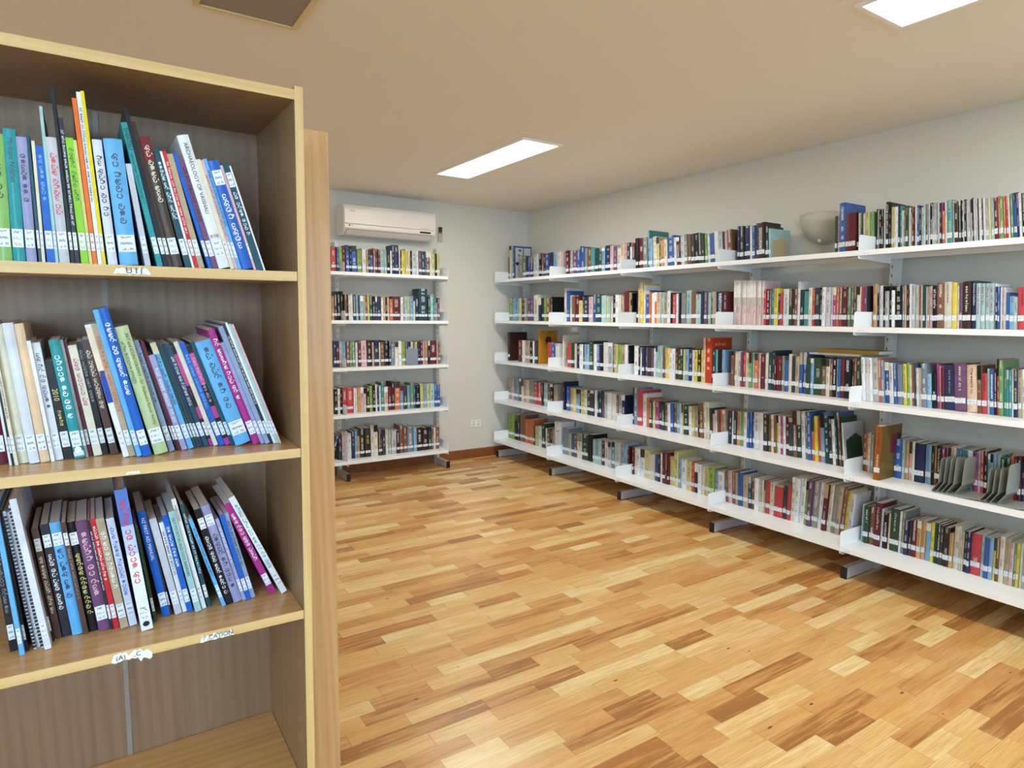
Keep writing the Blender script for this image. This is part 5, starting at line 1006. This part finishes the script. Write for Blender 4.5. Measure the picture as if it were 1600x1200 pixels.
# ------------------------------------------------------------------ air conditioner, remote, socket, wall lamp
AX, AY = 1.818, 5.34
ac = empty('air_conditioner', 'white split air conditioner high on the end wall above the shelving', 'air conditioner', (AX, WY, 2.09))
def ac_box(name, x0, x1, prof, mat_, parent=ac):
    m = MB(); m.prism(prof, x0, x1, 'yz'); return bevel(m.build(name, mat_, parent, merge=True), .004, 3)
LW = .856
body = [(-.001, .03), (-.001, .245), (-.02, .262), (-.16, .262), (-.192, .25), (-.200, .235), (-.200, .052), (-.128, .005), (-.10, .002), (-.03, .002)]
ac_box('body', 0, LW, body, M['plastic'])
ac_box('front_panel', .006, LW - .006, [(-.2005, .093), (-.2005, .232), (-.209, .228), (-.2115, .21), (-.2115, .097), (-.209, .093)], M['plastic'])
ac_box('lower_fascia', .006, LW - .006, [(-.2005, .053), (-.2005, .0905), (-.209, .0905), (-.208, .058)], M['plastic'])
def slant(f0, f1, off, x0, x1, name, mat_):
    p0, p1 = (-.200, .052), (-.128, .005); nx, nz = -.547, -.837
    q = [(p0[0] + (p1[0] - p0[0]) * f, p0[1] + (p1[1] - p0[1]) * f) for f in (f0, f1)]
    m = MB(); m.prism([(a + nx * off, c_ + nz * off) for a, c_ in q] + [(a + nx * .0004, c_ + nz * .0004) for a, c_ in q[::-1]], x0, x1, 'yz')
    m.build(name, mat_, ac, merge=True)
slant(.06, .97, .0009, .03, LW - .03, 'outlet_slot', M['slot'])
slant(.115, .93, .0022, .033, LW - .033, 'louver', M['plastic'])
m = MB(); m.box(.695, .80, -.2102, -.2082, .062, .076); m.build('display', M['display'], ac)
def ac_text(s, size, x, z, mt='K'):
    me, w = text_mesh(s, size); o = bpy.data.objects.new('logo', me); COL.objects.link(o); o.parent = ac; me.materials.append(inkmat(mt))
    o.matrix_local = Matrix(((1, 0, 0, x), (0, 0, -1, -.2122), (0, 1, 0, z), (0, 0, 0, 1)))
ac_text('LG', .016, .062, .078, 'e'); ac_text('Plasma', .016, .055, .198, 'K'); ac_text('ART COOL Inverter', .009, .70, .102, 'K')
m = MB(); m.face([(.05 + .007 * math.cos(a * PI / 6), -.2102, .078 + .007 * math.sin(a * PI / 6)) for a in range(12)]); m.build('logo', inkmat('R'), ac)
# remote in its holder
rc = empty('remote_control', 'small remote control in a clear wall holder right of the air conditioner', 'remote control', (2.814, WY, 2.115))
m = MB(); m.prism([(-.001, 0), (-.001, .085), (-.008, .085), (-.022, .07), (-.022, 0)], -.022, .022, 'yz'); bevel(m.build('holder', M['plasticdark'], rc, merge=True), .002)
m = MB(); m.box(-.017, .017, -.0195, -.008, .0855, .135); bevel(m.build('handset', M['slot'], rc), .002)
# double power point
so_ = empty('power_point', 'white double power point low on the end wall between the shelving runs', 'power point', (3.212, WY, .345))
m = MB(); m.box(-.058, .058, -.009, -.0005, -.036, .036); bevel(m.build('plate', M['framewhite'], so_), .003)
for sx in (-.028, .028):
    m = MB()
    m.box(sx - .008, sx - .004, -.0096, -.0088, -.012, .0); m.box(sx + .004, sx + .008, -.0096, -.0088, -.012, .0); m.box(sx - .0015, sx + .0015, -.0096, -.0088, -.024, -.015)
    m.build('socket_holes', M['slot'], so_)
    m = MB(); m.box(sx - .006, sx + .006, -.012, -.009, .012, .026); bevel(m.build('switch', M['plasticdark'], so_), .001)
# half-bowl glass wall lamp
wl = empty('wall_lamp', 'half-bowl frosted glass wall lamp above the empty stretch of top shelf', 'wall lamp', (WX, 2.315, 2.04))
m = MB(); NA, NV = 20, 10
def bowl(r):
    g = []
    for j in range(NV + 1):
        ph = PI / 2 * j / NV
        g.append([(-(.13 - r) * math.sin(PI * i / NA) * math.cos(ph) - .002, (.158 - r) * math.cos(PI * i / NA) * math.cos(ph),
                   -(.168 - r) * math.sin(ph) + (0.022 * math.sin(PI * i / NA) if j == 0 else .022 * math.sin(PI * i / NA) * (1 - j / NV))) for i in range(NA + 1)])
    return g
A, B = bowl(0), bowl(.004)
for j in range(NV):
    for i in range(NA):
        m.face([A[j][i], A[j][i + 1], A[j + 1][i + 1], A[j + 1][i]]); m.face([B[j][i], B[j + 1][i], B[j + 1][i + 1], B[j][i + 1]])
for i in range(NA): m.face([A[0][i], B[0][i], B[0][i + 1], A[0][i + 1]])
m.build('glass_shade', M['frosted'], wl, smooth=True)
def knob(x, y, z, r):
    k = MB()
    for j in range(6):
        for i in range(12):
            f = lambda a, c_: (x - r * 1.1 * math.cos(c_ * PI / 12), y + r * math.sin(c_ * PI / 12) * math.cos(a * PI / 6), z + r * math.sin(c_ * PI / 12) * math.sin(a * PI / 6))
            k.face([f(i, j), f(i + 1, j), f(i + 1, j + 1), f(i, j + 1)])
    k.build('clip', M['framewhite'], wl, smooth=True)
knob(-.058, -.0, -.142, .012); knob(-.03, .147, -.03, .010); knob(-.03, -.147, -.03, .010)
m = MB(); m.box(-.03, -.001, -.03, .03, -.1, -.02); m.build('mount', M['plasticdark'], wl)
